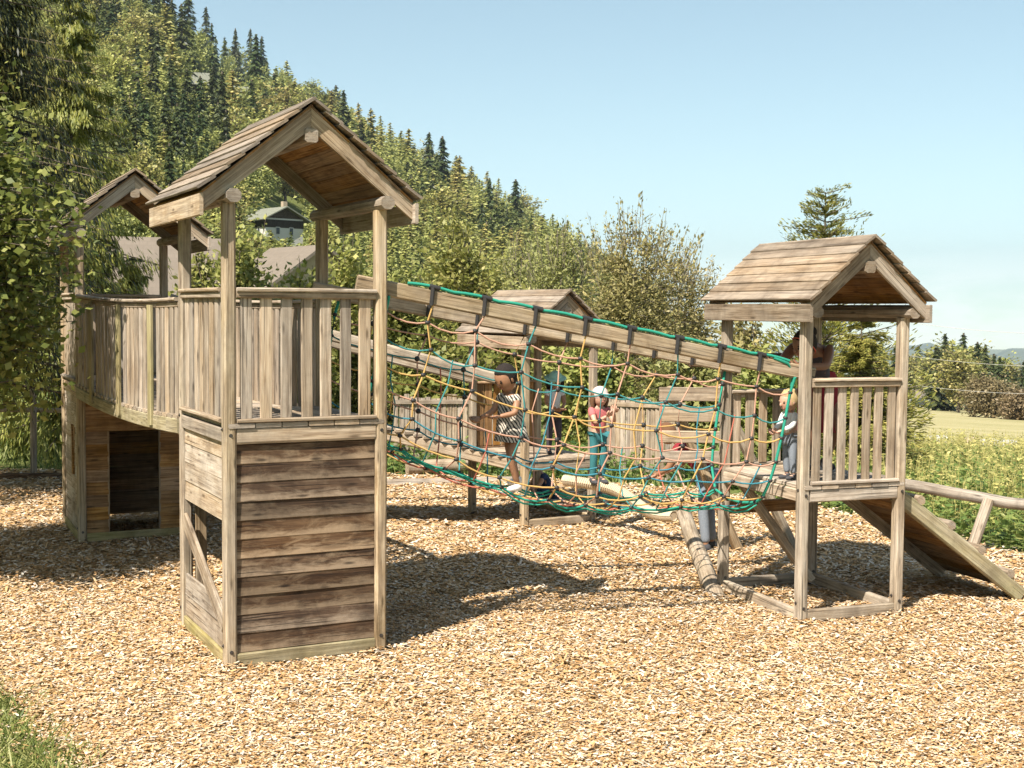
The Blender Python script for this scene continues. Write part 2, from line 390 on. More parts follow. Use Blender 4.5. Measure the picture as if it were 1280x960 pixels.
siding(A, (-.004, hx), (-.004, Ad - hx), .12, .44, 2, (-1, 0), 'siding_pale', 'side_wall')
base_beams(A, Aw, Ad, 'l', 'greenish')
MB().beam((-.02, Ad - .06, .86), (-.02, .06, .30), .03, .13, c=.006).build('brace_board', M['siding_pale'], A)
siding(A, (Aw + .004, hx), (Aw + .004, Ad - hx), .10, 1.60, 11, (1, 0), 'warm', 'side_wall')
siding(A, (.52, Ad - .004), (Aw - hx, Ad - .004), .10, 1.60, 11, (0, 1), 'warm', 'back_wall')
MB().beam((.48, Ad - .01, .02), (.48, Ad - .01, 1.6), .07, .05, up=(0, 1, 0)).build('door_jamb', M['post'], A)
MB().beam((.11, Ad - .01, .02), (.11, Ad - .01, 1.6), .09, .03, up=(0, 1, 0)).build('door_jamb', M['post'], A)

# --- right tower (B)
Bw, Bd, Bzk, Bzr, Bzt = .912, 1.256, 1.117, 1.97, 2.452
BL_, Byaw = V((2.329, 10.179, 0)), .35
B = tower('play_tower', 'lower open-legged roofed tower on the right with a cleated ramp down its side', BL_, Byaw, Bw, Bd, Bzk, Bzr, Bzt, 1.157, 1.733, 3.10, 2.589, 7)
railing(B, (hx, -.012), (Bw - hx, -.012), Bzk, Bzr, 7, (0, -1), bw=.078)
railing(B, (hx, Bd + .01), (Bw - hx, Bd + .01), Bzk, 1.80, 6, (0, 1), bw=.085)
base_beams(B, Bw, Bd, 'flbr')
MB().beam((-.32, Bd + .09, Bzt - .39), (.62, Bd + .09, Bzt - .39), .06, .12, c=.01).build('top_rail', M['siding'], B)  # dark wood here puts the shade under the roof into the colour
MB().beam((0, Bd + .06, .74), (Bw, Bd + .06, .74), .05, .11, c=.01).build('cross_beam', M['warm'], B)
MB().beam((.12, Bd + .0, 1.04), (.75, Bd - .25, .10), .07, .10, up=(0, 1, 0), c=.012).build('brace_board', M['post'], B)

# --- back middle tower (C)
CP = gnd(655, 662); CP.z = 0; Cyaw = .52; Cw, Cd, Czk = .912, 1.256, .80
C = tower('play_tower', 'small far tower behind the rope net with children standing on its low deck', CP, Cyaw, Cw, Cd, Czk, 1.6, 2.12, 1.157, 1.70, 2.72, 2.22, 7)
railing(C, (hx, Cd + .01), (Cw - hx, Cd + .01), Czk, 1.62, 7, (0, 1), bw=.10, mat='warm')
base_beams(C, Cw, Cd, 'fr')
# --- back left tower (D)
DP = gnd(103, 680); DP.z = 0; Dyaw = .45; Dw, Dd = Aw, Ad
D = tower('play_tower', 'shaded roofed tower at the left with a playhouse doorway below and leaves against its roof', DP, Dyaw, Dw, Dd, Azk, Azr, Azt, 1.577, 1.635, 3.918, 3.272, 8)
railing(D, (hx, Dd + .01), (Dw - hx, Dd + .01), Azk, Azr, 8, (0, 1), bw=.10)
railing(D, (-.012, hx), (-.012, Dd - hx), Azk, Azr, 9, (-1, 0), bw=.115)
dx0, dx1, dzt = .27, .80, 1.18
siding(D, (hx, .0), (dx0, .0), .115, dzt, 8, (0, -1), 'warm', 'front_wall')
siding(D, (dx1, .0), (Dw - hx, .0), .115, dzt, 8, (0, -1), 'warm', 'front_wall')
siding(D, (hx, .0), (Dw - hx, .0), dzt + .002, 1.60, 3, (0, -1), 'warm', 'front_wall')
for x in (dx0, dx1): MB().beam((x, .012, .1), (x, .012, dzt), .02, .05, up=(0, 1, 0), c=.003).build('door_jamb', M['siding'], D)
base_beams(D, Dw, Dd, 'fl', 'greenish')
# left wall with a tall thin window cut in it
y0w, y1w = .40, .66
for a, b, z0, z1, n in ((hx, y0w, .115, 1.6, 11), (y1w, Dd - hx, .115, 1.6, 11), (y0w, y1w, .115, .67, 4), (y0w, y1w, 1.21, 1.6, 3)):
    siding(D, (-.004, a), (-.004, b), z0, z1, n, (-1, 0), 'siding_pale', 'side_wall')
MB().prism([(-.02, y0w, 1.21), (-.02, y0w, .67), (-.02, y0w + .10, 1.21)], (.02, 0, 0)).prism([(-.02, y1w, .67), (-.02, y1w, 1.21), (-.02, y1w - .10, .67)], (.02, 0, 0)).build('window_board', M['warm'], D)
siding(D, (Dw + .004, hx), (Dw + .004, Dd - hx), .1, 1.6, 11, (1, 0), 'warm', 'side_wall')
siding(D, (hx, Dd), (Dw - hx, Dd), .1, 1.6, 11, (0, 1), 'warm', 'back_wall')

def W_(o, x, y, z):                      # tower-local to world
    c, s = math.cos(o.rotation_euler.z), math.sin(o.rotation_euler.z)
    return V((o.location.x + c * x - s * y, o.location.y + s * x + c * y, z))

# ------------------------------------------------------------------ ramp on the right tower
rmp = empty('climbing_ramp', W_(B, Bw + .06, .12, 0), Byaw, 'steep plank ramp with wooden cleats leaning on the right tower', 'ramp')
rl, rt, rw = 1.33, 1.06, 1.04
for y in (0, rw):
    MB().beam((0, y, rt - .07), (rl, y, .045), .06, .13, up=(0, 0, 1), c=.012, seg=3, bow=.004).build('stringer', M['greenish' if y == 0 else 'post'], rmp)
mb = MB(); sl = V((rl, 0, .045 - rt + .07)); up = V((-(sl.z), 0, sl.x)).normalized(); npk = 11
for i in range(npk):
    c = V((0, 0, rt - .07)) + sl * ((i + .5) / npk) + up * .042
    mb.beam(c + V((0, .034, 0)), c + V((0, rw - .034, 0)), sl.length / npk - .008, .024, up=up, c=.004)
mb.build('plank_deck', M['warm'], rmp)
for k in (.14, .38, .62, .86):
    c = V((0, 0, rt - .07)) + sl * k + up * .09
    MB().beam(c + V((0, -.03, 0)), c + V((0, rw + .03, 0)), .085, .07, up=up, c=.025).build('cleat', M['log'], rmp)

# ------------------------------------------------------------------ rope net bridge between A and B
nb = empty('rope_net_bridge', (W_(A, Aw, .1, 0) + W_(B, 0, .1, 0)) / 2, 0, 'colourful rope net tunnel hung from two sloping beams between the two front towers', 'net bridge')
NO = nb.location.copy()
def beam_pt(px, py, o, x, y):            # the height of the beam where it meets that post
    p = W_(o, x, y, 0); d = ray(px, py); t = p.y / d.y; return V((p.x, p.y, CAMZ + d.z * t))
f0 = beam_pt(484, 358, A, Aw, .085); f1 = beam_pt(1003, 465, B, 0, .085)
k0 = beam_pt(420, 364, A, Aw, Ad - .08); k1 = beam_pt(916, 457, B, 0, Bd - .085)
def ext(a, b, e0, e1):
    t = (b - a).normalized(); return a - t * e0, b + t * e1
BH = .115
for a, b, e in ((f0, f1, (.14, .12)), (k0, k1, (.1, .08))):
    p, q = ext(a, b, *e)
    MB().beam(p - NO, q - NO, .07, BH, c=.012, seg=6, bow=.006).build('beam', M['post'], nb)
T = ((f1 - f0) + (k1 - k0)).normalized()
NS = []                                   # net surface
def net(s, q):
    """s along the bridge, q 0 at the front beam .. 1 at the back beam, hanging square to the slope"""
    a = f0.lerp(f1, s); b = k0.lerp(k1, s)
    lat = b - a; wd = lat.length; lat = lat / wd
    g = lat.cross(T).normalized()
    if g.z > 0: g = -g
    D_ = .98 + .30 * math.sin(math.pi * min(1, max(0, s)) ** .9) + .12 * s
    qq = q if q <= .5 else 1 - q
    pr = [(0, 0, 0), (.07, .0, .16), (.14, .004, .34), (.21, .012, .52), (.28, .03, .69), (.345, .065, .83), (.40, .125, .945), (.44, .22, 1.0), (.5, .5, 1.03)]
    for (qa, la, da), (qb, lb, db) in zip(pr, pr[1:]):
        if qq <= qb: u = (qq - qa) / (qb - qa); lx_ = la + (lb - la) * u; dp = da + (db - da) * u; break
    if q > .5: lx_ = 1 - lx_
    return a + lat * (wd * lx_) + g * (D_ * dp)
rows = [(.07, 'pink'), (.137, 'teal'), (.205, 'yellow'), (.272, 'pink'), (.332, 'blue'), (.392, 'yellow'), (.436, 'green'), (.478, 'red'), (.525, 'yellow'), (.575, 'green'), (.668, 'blue'), (.728, 'pink'), (.795, 'yellow'), (.863, 'teal'), (.93, 'pink')]
ringS = [.03, .125, .24, .355, .47, .575, .69, .795, .895, .985]
ringC = ['green', 'yellow', 'pink', 'teal', 'yellow', 'pink', 'teal', 'yellow', 'pink', 'green']
rng = random.Random(3)
jit = {}
def node(i, j):
    if (i, j) not in jit: jit[(i, j)] = (rng.uniform(-.016, .016), rng.uniform(-.007, .007))
    ds, dq = jit[(i, j)]
    s = ringS[i] + ds * (0 if i in (0, len(ringS) - 1) else 1); q = rows[j][0] + dq
    p = net(s, q); return p
RR = .0068
for j, (q, c) in enumerate(rows):
    pts = []
    for i in range(len(ringS)):
        p = node(i, j)
        if i:
            a = node(i - 1, j); sg = rng.uniform(.012, .05)
            for u in (.25, .5, .75): pts.append(a.lerp(p, u) - V((0, 0, sg * 4 * u * (1 - u))))
        pts.append(p)
    MB().tube([p - NO for p in pts], RR * (1.3 if c == 'green' else 1), 7).build('rope', M['rope_' + c], nb)
    if j in (6, 9):
        MB().tube([p - NO + V((rng.uniform(-.01, .01), rng.uniform(-.012, .012), -.022 + rng.uniform(-.008, .008))) for p in pts], RR, 7).build('rope', M['rope_' + ('teal' if c == 'blue' else 'green')], nb)
knots = []
for i, s in enumerate(ringS):
    pts = [net(s, 0) + V((0, -.045, -.05))]
    for j in range(len(rows)):
        pts.append(node(i, j)); knots.append(node(i, j))
    pts.append(net(s, 1) + V((0, .045, -.05)))
    if i in (0, len(ringS) - 1):
        MB().tube([p - NO for p in pts], .0125, 7).build('rope', M['rope_green'], nb)
    else:
        MB().tube([p - NO for p in pts], RR, 7).build('rope', M['rope_' + ringC[i]], nb)
# half rings that cross only the lower net
for i in range(len(ringS) - 1):
    s = (ringS[i] + ringS[i + 1]) / 2; pts = []
    for j in range(1 if i % 2 else 3, len(rows) - (1 if i % 3 else 3)): pts.append(node(i, j).lerp(node(i + 1, j), .5) - V((0, 0, .018)))
    MB().tube([p - NO for p in pts], RR * .9, 6).build('rope', M['rope_' + ['yellow', 'teal', 'red', 'blue', 'pink'][i % 5]], nb)
# sloping diagonals on the front and back sheets
knots.sort(key=lambda p: p.y)
for p in knots[:96]:
    MB().ball(p - NO, .0185, n=8, m=6, sc=(1.15, 1, .9)).build('knot', M['dark_rope'], nb)
mb = MB()
for p in knots[96:]: mb.ball(p - NO, .023, n=6, m=5)
tag(mb.build('knots', M['dark_rope'], nb), kind='stuff')
# the green edge rope on top of each beam, tied with black sleeves
for (a, b, sy) in ((f0, f1, -.03), (k0, k1, -.03)):
    pts = []; nn = 36
    for i in range(nn + 1):
        s = .07 + .9 * i / nn; p = a.lerp(b, s) + V((0, sy, BH / 2 + .014 + .012 * abs(math.sin(i * math.pi / 4))))
        pts.append(p)
    er = MB().tube([p - NO for p in pts], .0125, 7).build('rope', M['rope_green'], nb)
    for i, s in enumerate(ringS[1:-1]):
        p = a.lerp(b, s); t = (b - a).normalized()
        yo = -.052 if a is f0 else -.052
        MB().beam(p + V((0, yo, BH / 2 + .02)) - NO, p + V((-.012, yo, -.055)) - NO, .03, .022, up=(0, 1, 0), c=.007).tube([p - t * .03 + V((0, sy, BH/2 + .022)) - NO, p + t * .05 + V((0, sy, BH/2 + .02)) - NO], .019, 8).build('sleeve', M['dark_rope'], er)
# end loop of the net at the lower tower
lp = [net(.93, 0) + V((0, -.03, .07)), net(.965, 0) + V((0, -.04, .05)), net(.985, .012), net(.985, .05)]
MB().tube([p - NO for p in lp], .0125, 7).build('rope', M['rope_green'], nb)

# ------------------------------------------------------------------ hanging bridge between A and D
hb = empty('hanging_bridge', (W_(A, 0, Ad, 0) + W_(D, Dw, 0, 0)) / 2, 0, 'sagging plank bridge with close-set upright boards between the two left towers', 'bridge')
HO = hb.location.copy()
def span(a, b, za, zb, sag, u): p = a.lerp(b, u); p.z = za + (zb - za) * u - sag * 4 * u * (1 - u); return p
nseg = 12
for side, (a, b) in enumerate(((W_(A, -.03, Ad + .05, 0), W_(D, -.03, -.06, 0)), (W_(A, Aw + .02, Ad + .05, 0), W_(D, Dw + .02, -.06, 0)))):
    top = [span(a, b, 2.555, 2.60, .03, i / nseg) - HO for i in range(nseg + 1)]
    low = [span(a, b, 1.575, 1.60, .05, i / nseg) - HO for i in range(nseg + 1)]
    mb = MB(); mb2 = MB()
    for i in range(nseg):
        mb.beam(top[i], top[i + 1], .09, .028, c=.008, r=.6).beam(top[i] - V((0, 0, .04)), top[i + 1] - V((0, 0, .04)), .03, .04, r=.5)
        mb2.beam(low[i], low[i + 1], .05, .12, c=.008, r=.7)
    rail = mb.build('railing', M['board'], hb); mb2.build('side_beam', M['greenish'], hb)
    n = 27
    dirn = (b - a); dirn.z = 0; dirn.normalize(); nrm = V((dirn.y, -dirn.x, 0)) * (-1 if side == 0 else 1)
    for i in range(n):
        u = (i + .5) / n; wide = i in (5, 13, 21)
        p = span(a, b, 1.65, 1.67, .05, u) - HO; q = span(a, b, 2.52, 2.56, .03, u) - HO
        o = nrm * (.03 if wide else 0)
        MB().beam(p + o - V((0, 0, .10 if wide else 0)), q + o, .105 if wide else .088 * R.uniform(.9, 1.08), .03 if wide else .02, up=nrm, c=.005, seg=3, bow=.003).build('baluster', M['greenish' if wide else 'board'], rail)
mb = MB(); nd = 24
for i in range(nd):
    u = (i + .5) / nd
    p = span(W_(A, -.05, Ad + .05, 0), W_(D, -.05, -.06, 0), 1.65, 1.68, .05, u); q = span(W_(A, Aw + .04, Ad + .05, 0), W_(D, Dw + .04, -.06, 0), 1.65, 1.68, .05, u)
    mb.beam(p - HO, q - HO, 3.9 / nd - .012, .03, c=.004)
mb.build('deck', M['board'], hb)

# ------------------------------------------------------------------ sloping bridge between D and C
sb = empty('sloping_bridge', (W_(D, Dw, .6, 0) + W_(C, 0, .6, 0)) / 2, 0, 'sloping plank bridge with bare log handrails behind the net, running down to the far tower', 'bridge')
SO = sb.location.copy()
for y0_, y1_ in ((.1, .12), (Dd - .1, Cd - .1)):
    a = W_(D, Dw + .05, y0_, 2.58); b = W_(C, -.06, y1_, 1.66)
    MB().beam(a - SO, b - SO, .075, .13, c=.02, seg=4, bow=.008).build('handrail', M['post'], sb)
    a2 = W_(D, Dw + .05, y0_, 1.62); b2 = W_(C, -.06, y1_, .72)
    MB().beam(a2 - SO, b2 - SO, .06, .12, c=.01, seg=4).build('side_beam', M['board'], sb)
mb = MB()
for i in range(34):
    u = (i + .5) / 34
    p = W_(D, Dw + .05, .05, 1.70).lerp(W_(C, -.06, .08, .80), u); q = W_(D, Dw + .05, Dd - .05, 1.70).lerp(W_(C, -.06, Cd - .06, .80), u)
    mb.beam(p - SO, q - SO, .115, .028, c=.004)
mb.build('deck', M['board'], sb)

# ------------------------------------------------------------------ rope walk and logs between C and B
rw_ = empty('rope_walk', gnd(790, 650), 0, 'thick pale rope sagging from the far tower to a post near the right tower', 'climbing rope')
a, b = at(705, 600, 14.6), at(842, 645, 13.6); m_ = at(768, 612, 14.3); m2 = at(812, 640, 13.9)
pts = []
P4 = [a, m_, m2, b]
for i in range(41):
    u = i / 40 * 3; k = min(2, int(u)); t = u - k
    p0 = P4[max(k-1, 0)]; p1 = P4[k]; p2 = P4[k+1]; p3 = P4[min(k+2, 3)]
    pts.append(.5 * ((2*p1) + (p2-p0)*t + (2*p0-5*p1+4*p2-p3)*t*t + (3*p1-p0-3*p2+p3)*t**3))
RO = rw_.location.copy()
rp = MB().tube([p - RO for p in pts], .055, 12).build('rope', M['rope_beige'], rw_)
mb = MB(); 
for i in range(len(pts) * 2 - 2):
    u = i / 2; k = min(len(pts) - 2, int(u)); p = pts[k].lerp(pts[k+1], u - k); t = (pts[k+1] - pts[k]).normalized(); x = t.cross(V((0, 0, 1))).normalized(); y = x.cross(t)
    ring = [p + (x * math.cos(q) + y * math.sin(q)) * .056 + t * (.02 * q / 6.28) for q in [6.283 * j / 10 for j in range(11)]]
    mb.tube([r - RO for r in ring], .011, 5, cap=False)
mb.build('rope_winding', M['rope_cream'], rp)
def log_thing(name, p0, p1, r0, r1, label, cat, mat='log', group=None):
    p0 = V(p0); p1 = V(p1); n = 7; pts = [p0.lerp(p1, i / (n - 1)) + V((R.uniform(-.006, .006), R.uniform(-.006, .006), R.uniform(-.006, .006))) for i in range(n)]
    o = MB().tube([p - p0 for p in pts], [r0 + (r1 - r0) * i / (n - 1) for i in range(n)], 14).build(name, M[mat], None, p0)
    return tag(o, label, cat, group)
log_thing('leaning_log', gnd(898, 748) - V((0, 0, .05)), at(854, 642, 13.2), .085, .075, 'pale log leaning under the net towards the far tower', 'log', 'post')
# climbing wall of boards, seen through the lower end of the net
cw = empty('climbing_wall', gnd(862, 697), Byaw, 'ladder of wide horizontal boards on two posts, behind the lower end of the net', 'climbing wall')
CO = cw.location.copy(); Yc = CO.y
ci = Matrix.Rotation(-Byaw, 3, 'Z')
def cl(px, py, dy=0): return ci @ (at(px, py, Yc + dy) - CO)
for px, px2, dy in ((834, 824, 0), (896, 893, .12)):
    a = cl(px, 485, dy); b = ci @ (gnd(px2, 655) - CO); b.y = a.y; b.z = 0
    MB().beam(b, a, .09, .09, up=(0, 1, 0), c=.015).build('post', M['post'], cw)
for y0_, y1_ in ((484, 501), (509, 527), (538, 553), (563, 578)):
    a = cl(824, (y0_ + y1_) / 2, -.10); b = cl(902, (y0_ + y1_) / 2 + 1, -.08); h = (y1_ - y0_) * Yc / F
    MB().beam(a, b, .035, h, c=.006, seg=3, bow=.004).build('board', M['board'], cw)

# ------------------------------------------------------------------ palisades, borders, log fence
def palisade(label, pa, pb, ztop, n, mat='board', group='board palisades along the back of the playground'):
    root = empty('palisade', (pa + pb) / 2, 0, label, 'fence', group); O = root.location.copy()
    for i in range(n):
        u = (i + .5) / n; p = pa.lerp(pb, u); ww = (pb - pa).length / n
        MB().beam(p - O + V((0, 0, -.3)), p - O + V((R.uniform(-.01, .01), 0, ztop + R.uniform(-.05, .03))), ww * R.uniform(.86, .97), .03, up=(0, 1, 0), c=.008).build('board', M[mat], root)
    t = (pb - pa).normalized()
    MB().beam(pa - O + V((0, -.035, ztop - .10)), pb - O + V((0, -.035, ztop - .10)), .03, .07).build('rail', M[mat], root)
    return root
Pz = lambda px, Y: V((at(px, 500, Y).x, Y, 0))
palisade('pale upright-board palisade to the left of the far tower', Pz(492, 20.5), Pz(664, 20.8), 1.10, 26)
palisade('pale upright-board palisade with a cap rail, right of the far tower', Pz(752, 20.3), Pz(858, 19.6), 1.12, 17)
log_thing('border_log', gnd(-60, 600), gnd(76, 598), .09, .085, 'dark log edging the chips beside the grass at the left', 'log', 'siding', 'logs edging the chip bed')
log_thing('border_log', gnd(484, 606), gnd(652, 602), .085, .08, 'pale log edging the chips in front of the palisade', 'log', 'log', 'logs edging the chip bed')
log_thing('lying_log', gnd(505, 600) + V((0, .5, .12)), gnd(590, 598) + V((0, .6, .14)), .11, .1, 'thick log lying behind the pale border log, below the palisade', 'log', 'log')
lf = empty('log_fence', gnd(1211, 692), 0, 'low log rail on a slanting post beside the weeds at the right', 'fence'); LO = lf.location.copy()
a = at(1085, 597, 13.7); b = at(1440, 659, 13.0)
MB().tube([a.lerp(b, i / 10) - LO + V((0, R.uniform(-.01, .01), R.uniform(-.012, .012))) for i in range(11)], .062, 14).build('rail', M['log'], lf)
MB().tube([V((0, 0, -.05)), at(1236, 622, 13.35) - LO - V((0, 0, .02))], .058, 12).build('post', M['log'], lf)
pf = empty('paddock_fence', gnd(42, 592), 0, 'thin grey post with a single rail standing in the grass at the left', 'fence'); PO = pf.location.copy()
MB().tube([V((0, 0, -.1)), V((.01, 0, 1.25))], .05, 10).build('post', M['log'], pf)
MB().tube([V((-2.4, 0, .95)), V((2.2, .1, .93))], .035, 8).build('rail', M['log'], pf)
# ------------------------------------------------------------------ terrain
def _sp(a, k): return k * np.logaddexp(0, a / k)
def tz(x, y):
    x = np.asarray(x, float); y = np.asarray(y, float); r = np.hypot(x, y)
    s = x * .6 + y * .8
    b = -.07 * _sp(s - 15, 1.5); b = -300 + _sp(b + 300, 20)
    h = -.560 * x + .094 * y - 22 + 1.2 * np.sin(x * .055 + y * .02) + 2.2 * np.sin(y * .017 + x * .008 + 1)
    h = h - 1.3 * _sp(r - 860, 30)
    k = 2.5
    return b + _sp(h - b, k) - _sp(np.zeros_like(h) - 18, k)
def z1(x, y): return float(tz(x, y))
GR = [0.5]
while GR[-1] < 11000: GR.append(GR[-1] * 1.06 + .25)
GA = np.radians(np.arange(0, 360, 2.0)); gr = np.array(GR)
gx = np.outer(gr, np.sin(GA)); gy = np.outer(gr, np.cos(GA)); gz = tz(gx, gy)
nA = len(GA); vs = np.stack([gx, gy, gz], -1).reshape(-1, 3)
fs = [(i * nA + j, i * nA + (j + 1) % nA, (i + 1) * nA + (j + 1) % nA, (i + 1) * nA + j) for i in range(len(gr) - 1) for j in range(nA)]
fs.append(tuple(range(nA))[::-1])
m, nt, N, L = nmat('meadow_ground')
tc = N.new('ShaderNodeTexCoord').outputs['Object']
n1 = noise(N, L, tc, .35, 6, .6); n2 = noise(N, L, tc, 6, 6, .7); n3 = noise(N, L, tc, .03, 4)
c = ramp(N, [(.3, (.05, .075, .02)), (.5, (.11, .14, .04)), (.7, (.2, .2, .075))]); L.new(mth(N, L, 'ADD', mth(N, L, 'MULTIPLY', n1, .5), mth(N, L, 'MULTIPLY', n2, .5)), c.inputs[0])
finish(N, L, mixc(N, L, mth(N, L, 'MULTIPLY', n3, .5), c.outputs[0], (.17, .16, .06)), .95, n2, .8, .05, .1)
M['ground'] = m
me = bpy.data.meshes.new('ground'); me.from_pydata(vs.tolist(), [], fs); me.materials.append(m)
for p in me.polygons: p.use_smooth = True
g = bpy.data.objects.new('ground', me); COL.objects.link(g); tag(g, kind='structure')

# chip bed sheet
bed = [(-1.9, 3), (-2.0, 6.0), tuple(gnd(92, 962)[:2]), tuple(gnd(52, 915)[:2]), tuple(gnd(8, 872)[:2]), (-6, 8.9), (-13, 10), (-14.5, 19.6), (0, 19.0), (2.6, 17.8), (4.1, 16.1), (5.35, 13.25), (7.6, 12.0), (10, 9), (10, 3)]
def densify(P, step, amp):
    out = []
    for i, a in enumerate(P):
        b = P[(i + 1) % len(P)]; n = max(1, int(math.dist(a, b) / step))
        for k in range(n):
            u = k / n; out.append((a[0] + (b[0] - a[0]) * u + R.uniform(-amp, amp), a[1] + (b[1] - a[1]) * u + R.uniform(-amp, amp)))
    return out
bedp = densify(bed, .25, .07)
m, nt, N, L = nmat('wood_chip_bed')
tc = N.new('ShaderNodeTexCoord').outputs['Object']
vo = N.new('ShaderNodeTexVoronoi'); vo.inputs['Scale'].default_value = 30; L.new(vscale(N, L, tc, (1, 1.6, 1)), vo.inputs['Vector'])
c = ramp(N, [(0, (.22, .13, .055)), (.35, (.38, .24, .10)), (.7, (.48, .33, .165)), (1, (.53, .41, .26))]); L.new(vo.outputs['Color'], c.inputs[0])
finish(N, L, c.outputs[0], .9, vo.outputs['Distance'], .9, .03, .15); M['bed'] = m
from mathutils.geometry import tessellate_polygon
bv = [V((x, y, .006)) for x, y in bedp]; tri = tessellate_polygon([bv])
me = bpy.data.meshes.new('chip_bed'); me.from_pydata([tuple(p) for p in bv], [], [tuple(t) for t in tri]); me.materials.append(m)
bm_ = bmesh.new(); bm_.from_mesh(me); bmesh.ops.recalc_face_normals(bm_, faces=bm_.faces)
if sum(f.normal.z for f in bm_.faces) < 0: bmesh.ops.reverse_faces(bm_, faces=bm_.faces)
bm_.to_mesh(me); bm_.free()
o = bpy.data.objects.new('chip_bed', me); COL.objects.link(o); tag(o, kind='structure')
def inside(x, y, P):
    P = np.array(P); c = np.zeros(len(x), bool); j = len(P) - 1
    for i in range(len(P)):
        xi, yi = P[i]; xj, yj = P[j]
        hit = ((yi > y) != (yj > y)) & (x < (xj - xi) * (y - yi) / (yj - yi + 1e-12) + xi)
        c ^= hit; j = i
    return c
# loose chips: small real flakes
m, nt, N, L = nmat('wood_chip')
r_ = N.new('ShaderNodeAttribute'); r_.attribute_name = 'rn'
c = ramp(N, [(0, (.15, .08, .032)), (.06, (.28, .15, .055)), (.18, (.42, .245, .105)), (.46, (.49, .32, .165)), (.66, (.54, .40, .255)), (.85, (.61, .505, .385)), (.95, (.72, .65, .54)), (1, (.50, .46, .41))]); L.new(r_.outputs['Fac'], c.inputs[0])
tc = N.new('ShaderNodeTexCoord').outputs['Object']; big = noise(N, L, tc, .9, 5, .6)
br_ = ramp(N, [(.40, (0, 0, 0)), (.62, (1, 1, 1))]); L.new(big, br_.inputs[0])
cc = mixc(N, L, mth(N, L, 'MULTIPLY', br_.outputs[0], .55), c.outputs[0], mixc(N, L, .5, c.outputs[0], (.36, .20, .075)))
finish(N, L, cc, .85, noise(N, L, vscale(N, L, tc, (60, 200, 60)), 1, 3), .3, .004, .2); M['chip'] = m
X = []; Y = []; S = []
for (y0, y1, den, sz) in ((5.2, 8, 5200, .0128), (8, 11, 3600, .0148), (11, 14.5, 1500, .021), (14.5, 20, 800, .028)):
    xa, xb = -.47 * y1 - .6, .47 * y1 + .6
    n = int((y1 - y0) * (xb - xa) * den); x = NR.uniform(xa, xb, n); y = NR.uniform(y0, y1, n)
    k = (inside(x, y, bedp) | (inside(x + NR.normal(0, .16, n), y + NR.normal(0, .16, n), bedp) & (NR.random(n) < .5))) & (np.abs(x) < .45 * y + .8); X.append(x[k]); Y.append(y[k]); S.append(np.full(k.sum(), sz))
X = np.concatenate(X); Y = np.concatenate(Y); S = np.concatenate(S); n = len(X)
a = NR.uniform(0, 2 * np.pi, n); lu = S * NR.gamma(3, .333, n) * 1.1 + .004; lw = S * NR.uniform(.3, .75, n)
U = np.stack([np.cos(a), np.sin(a), NR.normal(0, .20, n)], 1); Nn = np.stack([NR.normal(0, .18, n), NR.normal(0, .18, n), np.ones(n)], 1)
U = unit(U); Wv = unit(np.cross(Nn, U)); C0 = np.stack([X, Y, .014 + NR.random(n) ** 2 * .020 + np.maximum(0, .016 * np.sin(X * 3.1 + Y) * np.sin(Y * 2.7 - X * .8) + .010 * np.sin(X * 7 + 2) * np.sin(Y * 6))], 1)
j = lambda: NR.uniform(.55, 1.0, n)[:, None]
for tw_, w_, d_ in ((A, Aw, Ad), (B, Bw, Bd), (C, Cw, Cd), (D, Dw, Dd)):
    for qx, qy in ((0, 0), (w_, 0), (0, d_), (w_, d_)):
        pp = W_(tw_, qx, qy, 0); C0[:, 2] += .035 * np.exp(-((X - pp.x) ** 2 + (Y - pp.y) ** 2) / .011)
lu = lu[:, None]; lw = lw[:, None]
Q = np.stack([C0 - U * lu * j() - Wv * lw * j(), C0 + U * lu * j() - Wv * lw * j(), C0 + U * lu * j() + Wv * lw * j(), C0 - U * lu * j() + Wv * lw * j()], 1)
Q[:, :, 2] = np.maximum(Q[:, :, 2], .009)
tag(quads_mesh('wood_chips', Q, NR.random(n), M['chip']), kind='stuff')

# ------------------------------------------------------------------ grass and weeds
def blades(name, x, y, h, w, mat, lean=.35):
    n = len(x); z = tz(x, y); a = NR.uniform(0, 2 * np.pi, n); d = np.stack([np.cos(a), np.sin(a), np.zeros(n)], 1)
    B = np.stack([x, y, z], 1); ln = np.stack([NR.normal(0, lean, n), NR.normal(0, lean, n), np.ones(n)], 1) * h[:, None]
    tip = B + ln; mid = B + ln * .55 - np.stack([np.zeros(n), np.zeros(n), -.06 * h], 1)
    return quads_mesh(name, np.stack([B - d * w[:, None], B + d * w[:, None], mid * .5 + tip * .5 + d * w[:, None] * .5, tip], 1), NR.random(n), mat)
n = 60000; x = NR.uniform(-6, -1.6, n); y = NR.uniform(5.4, 10.2, n)
edge = inside(x - NR.exponential(.06, n), y + NR.normal(0, .12, n), bedp); k = ~edge
x, y = x[k], y[k]; tag(blades('grass', x, y, NR.gamma(5, .010, len(x)), NR.uniform(.004, .008, len(x)), M['grass'], .8), kind='stuff')
n = 60000; x = NR.uniform(-30, 3, n); y = NR.uniform(18.5, 46, n); k = ~inside(x, y, bedp) & (x > -.5 * y)
x, y = x[k], y[k]; tag(blades('grass', x, y, NR.uniform(.08, .30, len(x)), NR.uniform(.008, .018, len(x)), M['grass'], .4), kind='stuff')
